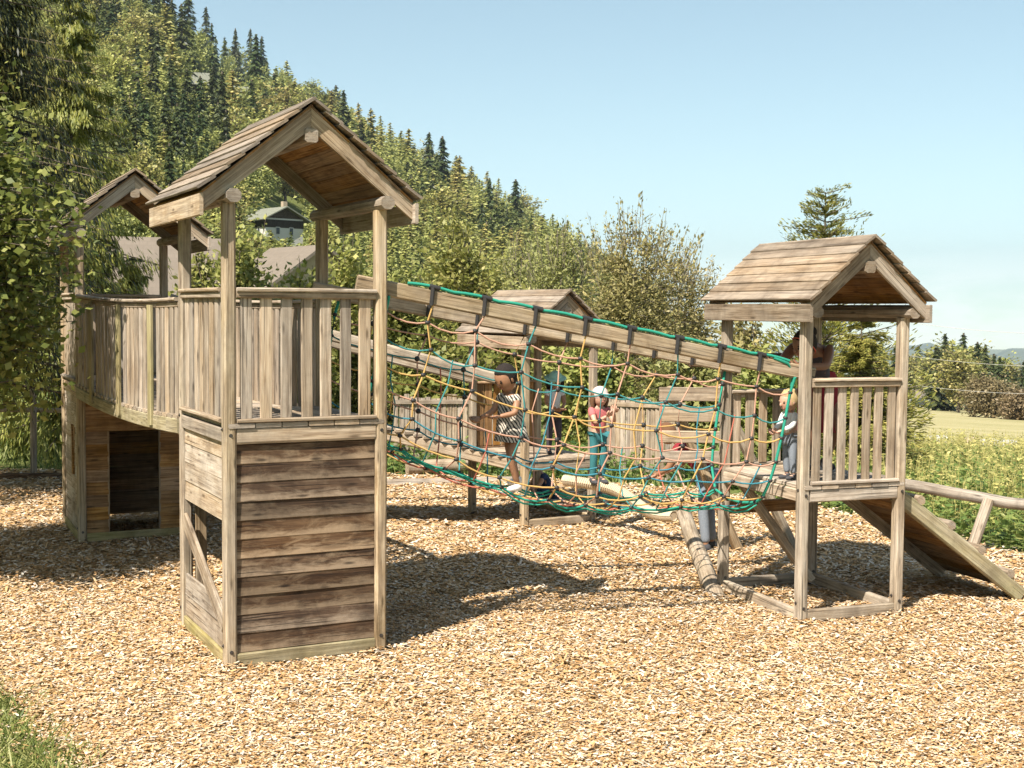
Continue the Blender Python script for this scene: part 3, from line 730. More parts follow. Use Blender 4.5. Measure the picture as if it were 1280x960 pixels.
def weeds(x, y, hmin, hmax, nl, ls, mat, name='weeds'):
    n = len(x); h = NR.uniform(hmin, hmax, n); z = tz(x, y); Cs = []; Us = []; Ns = []
    lx = NR.normal(0, .12, n); ly = NR.normal(0, .12, n)
    for k in range(nl):
        t = (k + NR.random(n)) / nl; hh = t * h; sp = .10 * (1.15 - t)
        a = NR.uniform(0, 2 * np.pi, n); d = np.stack([np.cos(a), np.sin(a), NR.uniform(-.2, .7, n)], 1)
        Cs.append(np.stack([x + lx * hh + d[:, 0] * sp, y + ly * hh + d[:, 1] * sp, z + hh], 1)); Us.append(d); Ns.append(np.stack([NR.normal(0, .5, n), NR.normal(0, .5, n), np.ones(n)], 1))
    Cc = np.concatenate(Cs); m_ = len(Cc); s = ls * NR.uniform(.6, 1.4, m_)
    stem = np.stack([np.stack([x - .004, y, z], 1), np.stack([x + .004, y, z], 1), np.stack([x + lx * h + .003, y + ly * h, z + h], 1), np.stack([x + lx * h - .003, y + ly * h, z + h], 1)], 1)
    Qs = np.concatenate([leaf_quads(Cc, np.concatenate(Us), np.concatenate(Ns), s, s * .42), stem])
    return tag(quads_mesh(name, Qs, np.concatenate([np.clip(NR.normal(.5, .22, m_), 0, 1), np.full(n, .6)]), mat), kind='stuff')
n = 12500; x = NR.uniform(3.4, 17, n); y = NR.uniform(11.6, 32, n); k = ~inside(x, y, densify(bed, 3, 0)) & (x > 2.6 + (22 - y) * .12) & (x < .46 * y + 1.5)
x, y = x[k], y[k]; weeds(x, y, .10, .52, 9, .06, M['weed'])
n = 8200; x = NR.uniform(5, 19, n); y = NR.uniform(15, 39.3, n); k = (x > .24 * y) & (x < .46 * y + 1)
x, y = x[k], y[k]; weeds(x, y, .2, .75, 9, .045, M['weed_yellow'])
n = 2000; x = NR.uniform(-4.5, 4, n); y = NR.uniform(19.2, 23, n); k = ~inside(x, y, bedp)
x, y = x[k], y[k]; weeds(x, y, .1, .6, 9, .06, M['weed'])

# ------------------------------------------------------------------ tree makers (local coordinates, root at 0)
def arr_rn(n, mu=.5, sd=.22): return np.clip(NR.normal(mu, sd, n), 0, 1)
def broadleaf(seed, H, rx, rz, zc, nbr, lpb, leaf, stems=3, tr=.06, spread=.16, shoots=0, asp=.5, core=.35, ry=None):
    rg = np.random.default_rng(seed); ry = rx if ry is None else ry
    mb = MB(); main = []
    for s in range(stems):
        a = rg.uniform(0, 6.28); e = np.array([math.cos(a) * rx * rg.uniform(.1, .45), math.sin(a) * ry * rg.uniform(.1, .45), zc + rz * rg.uniform(.45, .95)])
        if stems == 1: e[:2] *= .4
        b = np.array([rg.normal(0, .05 * stems), rg.normal(0, .05 * stems), -.1]); pts = []
        for i in range(9):
            u = i / 8; p = b * (1 - u) + e * u; p[:2] = b[:2] + (e[:2] - b[:2]) * u ** 1.4 + rg.normal(0, .02 * H / 3, 2) * u; pts.append(p)
        mb.tube([tuple(p) for p in pts], tr, 7, r1=tr * .25); main += pts[2:]
    main = np.array(main); Cs = []; Us = []
    d = unit(rg.normal(size=(nbr, 3))); rr = rg.uniform(core, 1, nbr) ** .6
    # lumpy outline
    lump = 1 + .22 * np.sin(d[:, 0] * 5 + seed) * np.cos(d[:, 2] * 4 + seed * 1.7) + .14 * np.sin(d[:, 1] * 9 + seed * .3)
    tips = np.stack([d[:, 0] * rx * rr * lump, d[:, 1] * ry * rr * lump, zc + d[:, 2] * rz * rr * lump], 1)
    tips[:, 2] = np.maximum(tips[:, 2], .12 * H * rg.random(nbr))
    for t in tips:
        dd = np.linalg.norm(main - t, axis=1) + np.maximum(0, main[:, 2] - t[2] + .1) * 1.5; s = main[np.argmin(dd)]
        L_ = np.linalg.norm(t - s); mid = (s + t) / 2 + np.array([0, 0, .10 * L_]) + rg.normal(0, .05 * L_, 3)
        mb.tube([tuple(s), tuple(mid), tuple(t)], max(.006, tr * .16), 4, r1=.003, cap=False)
        u = rg.beta(2.2, 1.0, lpb)[:, None]; P = (1 - u) ** 2 * s + 2 * u * (1 - u) * mid + u * u * t
        P = P + rg.normal(0, spread, (lpb, 3)) * (.4 + .6 * u); Cs.append(P); Us.append((t - s)[None] / (L_ + 1e-6) + rg.normal(0, .7, (lpb, 3)))
    for k in range(shoots):
        a = rg.uniform(0, 6.28); q = rg.uniform(0, .95); s = np.array([math.cos(a) * rx * q, math.sin(a) * ry * q, zc + rz * math.sqrt(1 - q * q) * .75]); ln = rg.uniform(.2, .5) * rz
        e = s + np.array([math.cos(a) * ln * q * .6, math.sin(a) * ln * q * .6, ln]); mb.tube([tuple(s), tuple((s + e) / 2 + rg.normal(0, .03, 3)), tuple(e)], .010, 4, r1=.003, cap=False)
        m_ = max(4, lpb // 3); u = rg.random(m_)[:, None]; Cs.append(s + (e - s) * u + rg.normal(0, .04, (m_, 3))); Us.append((e - s)[None] + rg.normal(0, .5, (m_, 3)))
    Cc = np.concatenate(Cs); Uu = np.concatenate(Us); m_ = len(Cc); Nn = rg.normal(0, .55, (m_, 3)) + np.array([0, 0, .55]) + unit(Cc - np.array([0, 0, zc])) * .75; s = leaf * rg.uniform(.6, 1.35, m_)
    return mb, leaf_quads(Cc, Uu, Nn, s, s * asp)
def conifer(seed, H, Rb, nwh, nb_, nq, ql, qw, z0=.06, droop=.35, tr=.05, pw=.9, hang=.0, jag=.25, sprays=1):
    rg = np.random.default_rng(seed); mb = MB(); mb.tube([(0, 0, -.3), (rg.normal(0, .01 * H), 0, H * .5), (0, 0, H)], [tr * H * .4, tr * H * .25, .01], 7)
    Cs = []; Us = []; Ns = []; Ls = []
    for i in range(nwh):
        f = z0 + (1 - z0) * (i + rg.uniform(-.2, .2)) / nwh; Rz = Rb * (1 - f) ** pw + .02 * Rb
        if i == 0: f = z0
        for b in range(nb_):
            a = 6.283 * (b + rg.uniform(0, 1)) / nb_ + i; ln = Rz * rg.uniform(1 - jag, 1 + jag); fb = f; f = min(.995, max(0, f + rg.normal(0, (1.3 if sprays > 1 else .4) / nwh))); dr = droop * rg.uniform(.6, 1.4)
            dirv = np.array([math.cos(a), math.sin(a), 0])
            if H > 9 and sprays > 1 and b % 2 == 0 or (sprays > 1): mb.tube([(0, 0, f * H), tuple(dirv * ln * .5 + np.array([0, 0, f * H - dr * ln * .18])), tuple(dirv * ln + np.array([0, 0, f * H - dr * ln * .4]))], (.008 + .008 * ln), 4, r1=.003, cap=False)
            for s_ in range(sprays):
                u = (np.arange(nq) + rg.random(nq)) / nq; u = u ** .8
                P = dirv[None] * (ln * u)[:, None]; P[:, 2] = f * H - dr * ln * (u * .9 - .5 * u ** 2)
                side = np.array([-dirv[1], dirv[0], 0]); w = (rg.uniform(-1, 1, nq) * ln * .24 * (1.15 - u))
                P = P + side[None] * w[:, None]; P[:, 2] += rg.normal(0, max(.06 * H / nwh, .07 * ln if sprays > 1 else 0), nq)
                U_ = dirv[None] * .8 + side[None] * np.sign(w)[:, None] * .6 + np.stack([np.zeros(nq), np.zeros(nq), -dr * (.5 + rg.random(nq)) - hang * rg.random(nq) * 2], 1)
                Cs.append(P); Us.append(U_); Ns.append(rg.normal(0, .4, (nq, 3)) + np.array([0, 0, .75]) + dirv * .8); Ls.append(ql * (.55 + .6 * (1 - f)) * rg.uniform(.7, 1.3, nq))
            f = fb
    Cc = np.concatenate(Cs); l = np.concatenate(Ls)
    return mb, leaf_quads(Cc, np.concatenate(Us), np.concatenate(Ns), l, l * qw / ql)
def put_tree(name, gen, mat, loc, label, cat='tree', group=None, bark='bark', crown='crown', rz=0, scale=None):
    mb, Qd = gen; root = empty(name, loc, rz, label, cat, group)
    if scale: root.scale = scale
    mb.build('trunk', M[bark], root); quads_mesh(crown, Qd, arr_rn(len(Qd)), M[mat], root)
    return root
def base(px, Y):
    p = at(px, 500, Y); return V((p.x, Y, z1(p.x, Y)))
def topz(px, py, Y): return at(px, py, Y).z

# near trees at the left edge
b = base(-158, 11.3)
put_tree('maple_tree', broadleaf(5, 5.0, 1.72, 1.5, 3.0, 1050, 74, .038, 1, .07, .13, 0, .66, .45), 'leaf_broad', b, 'leafy maple at the left edge whose branches hang over the shaded tower', 'tree', None)
b = base(-55, 17)
put_tree('old_spruce', conifer(8, 14, 2.4, 62, 10, 90, .065, .012, .16, .55, .035, .8, 1.3, .35, 4), 'leaf_old_spruce', b, 'tall dark drooping spruce filling the top left corner', 'tree')
b = base(95, 21.5)
put_tree('young_spruce', conifer(9, 8.2, 1.75, 32, 9, 60, .075, .014, .05, .5, .03, .8, 1.2, .35, 4), 'leaf_spruce_lit', b, 'sunlit yellow-green spruce with hanging twigs behind the left tower roof', 'tree')
b = base(168, 23)
put_tree('young_spruce', conifer(19, 3.4, 1.35, 20, 9, 50, .07, .014, .05, .5, .04, .8, 1.2, .35, 3), 'leaf_spruce_lit', b, 'short sunlit spruce under the left tower roof, in front of the house', 'tree')
# bushes and trees in a row behind the playground: (name, px, Y, top py, half width px, material, label, kind)
hed = [
 ('willow_tree', 790, 31, 262, 82, 'leaf_olive', 'tallest olive willow behind the far tower with wispy shoots against the sky', 1),
 ('willow_tree', 700, 33, 288, 66, 'leaf_olive', 'olive willow just left of the tallest one, above the far tower roof', 1),
 ('willow_tree', 850, 34, 312, 56, 'leaf_olive', 'sparse willow at the right end of the row, left of the right tower roof', 1),
 ('willow_tree', 645, 36, 300, 45, 'leaf_olive', 'narrow brownish willow at the left end of the willow row', 1),
 ('leafy_bush', 575, 27, 300, 62, 'leaf_bush', 'tall light-green bush above the upper end of the net beams', 0),
 ('leafy_bush', 505, 24, 345, 48, 'leaf_bush', 'light-green bush beside the near tower, behind the net top', 0),
 ('leafy_bush', 630, 25, 372, 62, 'leaf_bush', 'rounded green bush left of the far tower roof', 0),
 ('leafy_bush', 305, 23, 296, 44, 'leaf_bush', 'bright leafy bush framed between the posts of the near tower', 0),
 ('leafy_bush', 432, 25, 318, 34, 'leaf_bush', 'leafy bush behind the right post of the near tower', 0),
 ('leafy_bush', 375, 22, 345, 34, 'leaf_bush', 'low leafy bush in front of the pale roof, seen over the near handrail', 0),
 ('leafy_bush', 250, 25, 318, 28, 'leaf_bush', 'small leafy bush between the two left towers', 0),
 ('leafy_bush', 735, 24, 420, 58, 'leaf_bush', 'low green bush right behind the far tower', 0),
 ('leafy_bush', 560, 22, 432, 70, 'leaf_broad', 'dark green bush above the palisade, left of the far tower', 0),
 ('hazel_bush', 920, 27, 398, 52, 'leaf_olive', 'olive bush left of the right tower post', 0),
 ('hazel_bush', 860, 24, 428, 44, 'leaf_olive', 'low olive bush behind the board ladder', 0),
 ('leafy_bush', 960, 21, 452, 52, 'leaf_bush', 'green bush behind the far railing of the right tower', 0)]
for i, (nm, px, Y, tp, hw_, mt, lab, kd) in enumerate(hed):
    b = base(px, Y); H = topz(px, tp, Y) - b.z; rx = hw_ * Y / F
    dens = rx * H
    if kd: gen = broadleaf(40 + i, H, rx * 1.0, H * .46, H * .50, int(150 + 42 * dens), 38, .052, 6, .05, .17, int(26 + 4 * dens), .42, .3)
    else: gen = broadleaf(40 + i, H, rx * 1.12, H * .50, H * .52, int(110 + 48 * dens), 36, .062, 4, .04, .15, 8, .58, .35)
    put_tree(nm, gen, mt, b, lab, 'tree' if kd else 'bush', 'trees and bushes behind the playground', 'twig' if kd else 'bark')
b = base(1026, 25); H = topz(1026, 240, 25) - b.z
put_tree('spruce_tree', conifer(77, H, 1.7, 34, 6, 44, .07, .016, .03, -.6, .03, .55, .0, .6, 2), 'leaf_spruce_lit', b, 'lone yellow-green spruce rising behind the right tower roof', 'tree')
b = base(1075, 23); H = topz(1075, 392, 23) - b.z
put_tree('spruce_tree', conifer(78, H, 1.05, 30, 7, 46, .07, .014, .03, -.2, .03, .6, .3, .5, 3), 'leaf_spruce_lit', b, 'broad young spruce under the right tower roof, right of its woman', 'tree')

# ------------------------------------------------------------------ the wooded hillside
def variants(kinds):
    out = []
    for nm, gen, mat in kinds:
        root = empty(nm, (0, 0, -900)); mb, Qd = gen
        mb.build('trunk', M['bark'], root); quads_mesh('crown', Qd, arr_rn(len(Qd)), M[mat], root); out.append(root)
    return out
kinds = [('spruce_tree', conifer(s, 1.0, .17 + .02 * (s % 3), 17, 8, 6, .052, .017, .08, .45, .03, .85, .2, .3, 1), 'leaf_spruce') for s in (101, 102, 103)]
kinds += [('larch_tree', conifer(s, 1.0, .23 + .02 * (s % 2), 18, 8, 7, .040, .018, .06, .05, .03, .7, .2, .35, 1), 'leaf_larch') for s in (111, 112, 113)]
kinds += [('broad_tree', broadleaf(s, 1.0, .30, .42, .55, 90, 22, .023, 1, .02, .045, 0, .6, .3), 'leaf_mixed') for s in (121, 122)]
kinds += [('broad_tree', broadleaf(125, 1.0, .34, .42, .54, 90, 22, .023, 1, .02, .045, 0, .6, .3), 'leaf_larch')]
VAR = variants(kinds); used = set()
def place(vi, loc, H, label, group, cat='tree', wid=1.0):
    src = VAR[vi]; sc = (H * wid, H * wid, H); rz = R.uniform(0, 6.28)
    if vi not in used:
        used.add(vi); r = src; r.location = loc; r.rotation_euler = (0, 0, rz); r.scale = sc; tag(r, label, cat, group); return r
    r = copy_thing(src, loc, rz, sc); tag(r, label, cat, group); return r
def hit(px, py):
    d = ray(px, py); dx, dy, dz = d.x, d.y, d.z; lo = 35.0
    t = lo
    while t < 1500:
        if CAMZ + dz * t < z1(dx * t, dy * t): return V((dx * t, dy * t, z1(dx * t, dy * t))), t
        t *= 1.03
    return None, None
GH = 'trees of the wooded hillside'
LBL = {0: ('dark pointed spruce in the wood on the hillside',) , 1: ('yellow-green larch in the wood on the hillside',), 2: ('round-crowned green tree in the wood on the hillside',)}
pts_ = []
tries = 0
rh = random.Random(5)
while len(pts_) < 240 and tries < 9000:
    tries += 1
    px = rh.uniform(60, 800); sky = 386 - (900 - px) * .562
    py = rh.uniform(max(sky + 6, -60), min(sky + 330, 372))
    if any((px - a) ** 2 + ((py - c) * 1.2) ** 2 < 330 for a, c, _ in pts_): continue
    if 296 < px < 392 and 258 < py < 356 or 232 < px < 318 and 112 < py < 160: continue
    p, t = hit(px, py)
    if p is None: continue
    pts_.append((px, py, p))
for px, py, p in pts_:
    t = p.length; u = rh.random(); band = 386 - (900 - px) * .562
    low = py - band
    dark = (150 < px < 285 and 100 < py < 255) or (low < 95 and px < 345) or math.sin(px * .031 + 1) * math.sin(py * .043 + px * .01) > .52
    if dark: vi = rh.choice([0, 1, 2, 0, 1, 2, 3])
    elif px > 430: vi = rh.choice([3, 4, 5, 3, 4, 5, 3, 4, 8])
    else: vi = rh.choice([3, 4, 5, 8, 8, 6, 7, 3])
    H = min(24, max(5.5, t * .044 * rh.uniform(.75, 1.25))) * (1.12 if vi < 3 else .95)
    if low < 60 and px < 430 and vi < 3: H = min(30, H * 1.45)
    k = 0 if vi < 3 else (1 if vi < 6 else 2)
    p.z -= .2; place(vi, p, H, LBL[k][0], GH, wid=rh.uniform(.9, 1.25) * (1.35 if vi > 5 else 1))
# named skyline spruces
for px, py, tp, lab in ((420, 168, 106, 'dark spruce on the ridge, nearest one to the right of the near roof peak'), (446, 172, 130, 'second spruce on the ridge to the right of the near roof peak'), (487, 192, 138, 'bushy dark spruce on the ridge above the near roof slope'), (540, 210, 176, 'paired spruce on the open ridge right of the bushy one'), (566, 226, 186, 'lone spruce on the ridge halfway down its slope'), (627, 262, 238, 'lowest lone spruce on the ridge before the willows'), (690, 290, 264, 'far spruce on the ridge above the left willows'), (262, 60, -20, 'tall dark spruce at the top edge of the ridge'), (236, 62, -30, 'second tall dark spruce cut by the top edge'), (205, 60, -40, 'third tall dark spruce cut by the top edge'), (300, 92, 45, 'dark spruce on the ridge above the first cabin'), (322, 104, 62, 'slim dark spruce at the ridge, left of the near roof peak'), (283, 84, 38, 'dark spruce on the ridge next to the top-edge spruces'), (350, 116, 96, 'small spruce on the ridge just left of the roof peak')):
    sky = 386 - (900 - px) * .562
    p, t = hit(px, max(py, sky + 9))
    if p is None: p, t = hit(px, sky + 25)
    if p is None: continue
    H = max(8, topz(px, tp, p.y) - p.z); p.z -= .3; place(rh.choice([0, 1, 2]), p, H, lab, GH, wid=1.5)
# the rest of the wood as one mass
def mass(name, P, Hs, gens, mats, rn_mu):
    Qs = []; rn = []
    for p, H, gi in zip(P, Hs, gens):
        q = LOW[gi]; a = rh.uniform(0, 6.28); c, s = math.cos(a), math.sin(a); w = rh.uniform(.85, 1.3)
        Rm = np.array([[c * w, -s * w, 0], [s * w, c * w, 0], [0, 0, 1]]).T * H
        Qs.append(q @ Rm + np.array(p)[None, None]); rn.append(np.clip(NR.normal(rn_mu[gi], .16, len(q)), 0, 1) * .9 + rh.uniform(-.1, .1))
    return tag(quads_mesh(name, np.concatenate(Qs), np.clip(np.concatenate(rn), 0, 1), mats), kind='stuff')
LOW = [conifer(131, 1.0, .19, 11, 7, 3, .075, .028, .06, .4, .03, .85, .2, .3, 1)[1], conifer(132, 1.0, .22, 11, 7, 3, .07, .028, .06, .1, .03, .7, .2, .35, 1)[1], broadleaf(133, 1.0, .36, .44, .52, 40, 12, .036, 1, .02, .05, 0, .6, .3)[1]]
P = []; Hs = []; G = []
for _ in range(3600):
    px = rh.uniform(-60, 880); sky = 386 - (900 - px) * .562; py = rh.uniform(max(sky + 3, -120), min(sky + 380, 392))
    if 300 < px < 388 and 262 < py < 346 or 236 < px < 316 and 114 < py < 150: continue
    p, t = hit(px, py)
    if p is None or t < 70: continue
    dk = (150 < px < 285 and 100 < py < 255) or (py - sky < 95 and px < 345) or math.sin(px * .031 + 1) * math.sin(py * .043 + px * .01) > .52
    P.append(p); Hs.append(min(18, max(4, t * .032 * rh.uniform(.7, 1.3)))); G.append(0 if rh.random() < (.75 if dk else .12) else (1 if rh.random() < (.8 if px > 430 else .4) else 2))
mass('hillside_wood', P, Hs, G, M['leaf_mixed'], (.06, .70, .52))

# ------------------------------------------------------------------ right: meadow, wood, far hills
def sheet(name, poly, mat, step, lift):
    xs = [p[0] for p in poly]; ys = [p[1] for p in poly]; vs = []; fs = []; nx = int((max(xs) - min(xs)) / step) + 2; ny = int((max(ys) - min(ys)) / step) + 2
    X, Y_ = np.meshgrid(min(xs) + np.arange(nx) * step, min(ys) + np.arange(ny) * step); Z = tz(X, Y_) + lift; ok = inside(X.ravel(), Y_.ravel(), poly).reshape(X.shape)
    vs = np.stack([X, Y_, Z], -1).reshape(-1, 3).tolist()
    for i in range(ny - 1):
        for j_ in range(nx - 1):
            if ok[i, j_] or ok[i + 1, j_] or ok[i, j_ + 1] or ok[i + 1, j_ + 1]: fs.append((i * nx + j_, i * nx + j_ + 1, (i + 1) * nx + j_ + 1, (i + 1) * nx + j_))
    me = bpy.data.meshes.new(name); me.from_pydata(vs, [], fs); me.materials.append(mat); o = bpy.data.objects.new(name, me); COL.objects.link(o); return tag(o, kind='structure')
m, nt, N, L = nmat('mown_meadow'); tc = N.new('ShaderNodeTexCoord').outputs['Object']
n1 = noise(N, L, vscale(N, L, tc, (.05, .12, 1)), 1, 6, .6); n2 = noise(N, L, tc, 2.5, 5, .7)
c = ramp(N, [(.3, (.19, .175, .075)), (.5, (.30, .265, .135)), (.72, (.37, .32, .19))]); L.new(mth(N, L, 'ADD', mth(N, L, 'MULTIPLY', n1, .6), mth(N, L, 'MULTIPLY', n2, .4)), c.inputs[0]); finish(N, L, c.outputs[0], .95, n2, .5, .05, .1)
sheet('meadow', [(12, 44), (26, 40), (40, 60), (110, 190), (120, 330), (60, 330), (30, 120)], m, 3, .06)
GW = 'trees of the wood beyond the meadow'
wood_r = []
for _ in range(4000):
    if len(wood_r) >= 62: break
    px = rh.uniform(1163, 1345); Y = rh.uniform(185, 300)
    if any(abs(px - a) < 9 and abs(Y - c) < 40 for a, c in wood_r): continue
    wood_r.append((px, Y))
for px, Y in wood_r:
    b = base(px, Y); f = math.exp(-((px - 1190) / 45) ** 2); tp = 452 - 32 * f + rh.uniform(-8, 14) + max(0, px - 1240) * .12
    H = max(7, topz(px, tp, Y) - b.z); vi = rh.choice([0, 1, 2, 6, 7, 0, 1, 7, 4]); place(vi, b, H, ('dark spruce in the wood beyond the meadow', 'olive larch in the wood beyond the meadow', 'rounded tree in the wood beyond the meadow')[0 if vi < 3 else (1 if vi < 6 else 2)], GW, wid=1.25)
for px, Y, tp, vi in ((1100, 330, 424, 0), (1118, 320, 430, 1), (1132, 345, 436, 7), (1146, 520, 432, 2), (1158, 500, 440, 0), (1170, 540, 444, 1), (1134, 540, 440, 6), (1086, 340, 440, 2)):
    b = base(px, Y); place(vi, b, topz(px, tp, Y) - b.z, ('dark spruce behind the white shed', '', 'rounded tree behind the white shed')[0 if vi < 3 else 2], GW, wid=1.3)
for px, Y, tp, hw_, lab in ((1238, 140, 474, 40, 'big brownish round bush at the far edge of the meadow'), (1276, 132, 490, 28, 'smaller brownish bush at the right edge of the picture, in the meadow')):
    b = base(px, Y); H = topz(px, tp, Y) - b.z
    put_tree('round_bush', broadleaf(int(px), H, hw_ * Y / F, H * .5, H * .5, 330, 26, .17, 4, .12, .35, 10, .55, .35), 'leaf_brown', b, lab, 'bush')
# far blue hills
vs = []; fs = []; nx = 90
for j_ in range(5):
    for i in range(nx):
        px = 820 + i * 9; Y = 6500 + j_ * 700; e = 436 - 6 * math.sin(i * .21 + 1) - 4 * math.sin(i * .53) - 1.5 * math.sin(i * 1.7) - (5 if i > 46 else 0) * math.sin(min(1.57, max(0, (i - 46) / 8)))
        p = at(px, e, Y); p.z -= (0, 0, 0, 0, 0)[j_]; zz = (-420, p.z - 60, p.z, p.z - 90, -420)[j_]; vs.append((p.x, Y, zz))
for j_ in range(4):
    for i in range(nx - 1): a = j_ * nx + i; fs.append((a, a + 1, a + nx + 1, a + nx))
me = bpy.data.meshes.new('distant_hills'); me.from_pydata(vs, [], fs)
m, nt, N, L = nmat('distant_forest'); tc = N.new('ShaderNodeTexCoord').outputs['Object']; n1 = noise(N, L, tc, .004, 6, .6)
c = ramp(N, [(.35, (.03, .05, .02)), (.6, (.08, .10, .035)), (.75, (.2, .2, .09))]); L.new(n1, c.inputs[0]); finish(N, L, c.outputs[0], .95); me.materials.append(m)
for p in me.polygons: p.use_smooth = True
o = bpy.data.objects.new('distant_hills', me); COL.objects.link(o); tag(o, kind='structure')

# ------------------------------------------------------------------ buildings
def plaster(name, c): return plain(name, c, .85, 6, .12)
M['plaster'] = plaster('white_plaster', (.46, .45, .42)); M['beige'] = plaster('beige_plaster', (.34, .27, .19)); M['dkwood'] = wood('dark_chalet_wood', (.015, .011, .008), (.035, .025, .017), (.06, .045, .03), greyamt=.1)
M['slate'] = plain('grey_green_roof', (.16, .165, .13), .85, 3, .3)
M['stone'] = plain('grey_stone', (.36, .35, .33), .9, 9, .3, 0, .5)
M['glass'] = plain('window_glass', (.04, .05, .06), .08, 5, .1)
m, nt, N, L = nmat('pale_roof_tiles'); tc = N.new('ShaderNodeAttribute'); tc.attribute_name = 'wc'
br = N.new('ShaderNodeTexBrick'); br.inputs['Scale'].default_value = 1; L.new(tc.outputs['Vector'], br.inputs['Vector']); br.inputs['Brick Width'].default_value = .26; br.inputs['Row Height'].default_value = .22; br.inputs['Mortar Size'].default_value = .02
br.inputs['Color1'].default_value = (.17, .138, .11, 1); br.inputs['Color2'].default_value = (.14, .114, .09, 1); br.inputs['Mortar'].default_value = (.14, .115, .09, 1)
finish(N, L, mixc(N, L, .4, br.outputs['Color'], mixc(N, L, noise(N, L, tc.outputs['Vector'], 1.5, 5), (.11, .09, .07), (.20, .165, .135))), .85); M['tiles'] = m
def house(label, loc, rz, w, d, hw_, hr, wallm, roofm, over=.6, wins=(), gablem=None, chim=True, cat='house'):
    """ridge runs along local x; gables at +-x"""
    root = empty('house', loc, rz, label, cat)
    mb = MB(); mb.prism([(-w/2, -d/2, -3), (w/2, -d/2, -3), (w/2, d/2, -3), (-w/2, d/2, -3)], (0, 0, hw_ + 3)); mb.build('wall', M[wallm], root)
    g = MB()
    for x in (-w/2, w/2 - .2): g.prism([(x, -d/2 + .02, hw_ + .01), (x, d/2 - .02, hw_ + .01), (x, 0, hw_ + hr)], (.2, 0, 0))
    g.build('gable', M[gablem or wallm], root)
    rf = MB(); k = hr / (d / 2)
    for sg in (-1, 1):
        e = V((0, sg * (d/2 + over), hw_ - k * over + .02)); t = V((0, -sg * (d/2 + over), k * (d/2 + over))); n = V((0, sg * k, 1)).normalized()
        a = [V((-w/2 - over, 0, 0)) + e, V((w/2 + over, 0, 0)) + e, V((w/2 + over, 0, 0)) + e + t, V((-w/2 - over, 0, 0)) + e + t]
        if sg > 0: a = a[::-1]
        m0 = len(rf.v); rf.prism(a, n * .14)
        tl = t.normalized()
        for q in range(m0, len(rf.v)): p = V(rf.v[q]); rf.w[q] = (p.x + 50, (p - e).dot(tl) + 50, 0)
    ro = rf.build('roof', M[roofm], root)
    if chim: MB().prism([(w*.18, d*.08, hw_ + hr*.5), (w*.18 + .6, d*.08, hw_ + hr*.5), (w*.18 + .6, d*.08 + .6, hw_ + hr*.5), (w*.18, d*.08 + .6, hw_ + hr*.5)], (0, 0, hr*.5 + .9)).build('chimney', M['beige'], ro)
    for (face, u, z, ww, hh) in wins:
        if face == 'f': c = V((u, -d/2 - .03, z)); ax = V((1, 0, 0)); nn = V((0, -1, 0))
        else: c = V((w/2 + .03, u, z)); ax = V((0, 1, 0)); nn = V((1, 0, 0))
        fr = MB(); 
        for s1 in (-1, 1):
            fr.beam(c + ax * (s1 * ww/2) - V((0, 0, hh/2)), c + ax * (s1 * ww/2) + V((0, 0, hh/2)), .09, .08, up=nn); fr.beam(c - ax * (ww/2) + V((0, 0, s1 * hh/2)), c + ax * (ww/2) + V((0, 0, s1 * hh/2)), .08, .09)
        f = fr.build('window', M['plaster'], root); MB().beam(c - V((0, 0, hh/2 - .03)), c + V((0, 0, hh/2 - .03)), ww - .06, .03, up=nn, c=.001).build('pane', M['glass'], f)
    return root
b = base(205, 43)
house('beige house with a pale tiled roof behind the left tower', V((at(178, 400, 46).x, 46, b.z - 1.2)), .3, 5.2, 6.0, 4.0, 2.8, 'beige', 'tiles', .5, [('f', 1.2, 2.8, .9, 1.1), ('f', 3.0, 2.8, .9, 1.1), ('f', -1, 2.8, .9, 1.1), ('r', 0, 2.6, .9, 1.1)])
p, t = hit(380, 352)
p = at(372, 352, 64)
house('broad house with a big pale roof beyond the bushes, below the dark chalet', V((p.x, 64, at(390, 352, 64).z - 3.4)), -.9, 4.4, 7, 2.6, 2.4, 'beige', 'tiles', .5, [('f', 0, 1.6, 1, 1.1), ('f', 2.5, 1.6, 1, 1.1)], chim=False)
p, t = hit(343, 299)
ch = house('dark wooden chalet with white ground floor on the hillside', V((p.x, p.y, p.z)), -.85, 5.0, 5.6, 2.4, 1.4, 'plaster', 'slate', .8, [('f', -.9, .8, .6, .9), ('f', .9, .8, .6, .9), ('r', -1, .8, .6, .9), ('r', 1, .8, .6, .9)], 'dkwood')
MB().prism([(-2.54, -2.84, 1.2), (2.54, -2.84, 1.2), (2.54, 2.84, 1.2), (-2.54, 2.84, 1.2)], (0, 0, 1.0)).build('upper_storey', M['dkwood'], ch)
for px, py, sz, lab in ((248, 122, 10, 'small green-roofed cabin high on the wooded hillside'), (303, 136, 11, 'tiny pale-roofed cabin among the trees near the ridge')):
    p, t = hit(px, py)
    if p is not None: house(lab, p + V((0, 0, 1.5)), .3, sz * t / F * 2, sz * t / F * 1.3, 2.5, 2.2, 'dkwood', 'slate', .8, (), chim=False, cat='cabin')
b = base(1146, 395); house('white shed with a grey roof at the far side of the meadow', b, -.2, 7.5, 5, 3.0, 2.0, 'plaster', 'tiles', .4, [('f', -1.6, 1.6, 1.2, 1.1), ('f', 1.6, 1.6, 1.2, 1.1)], chim=False, cat='shed')
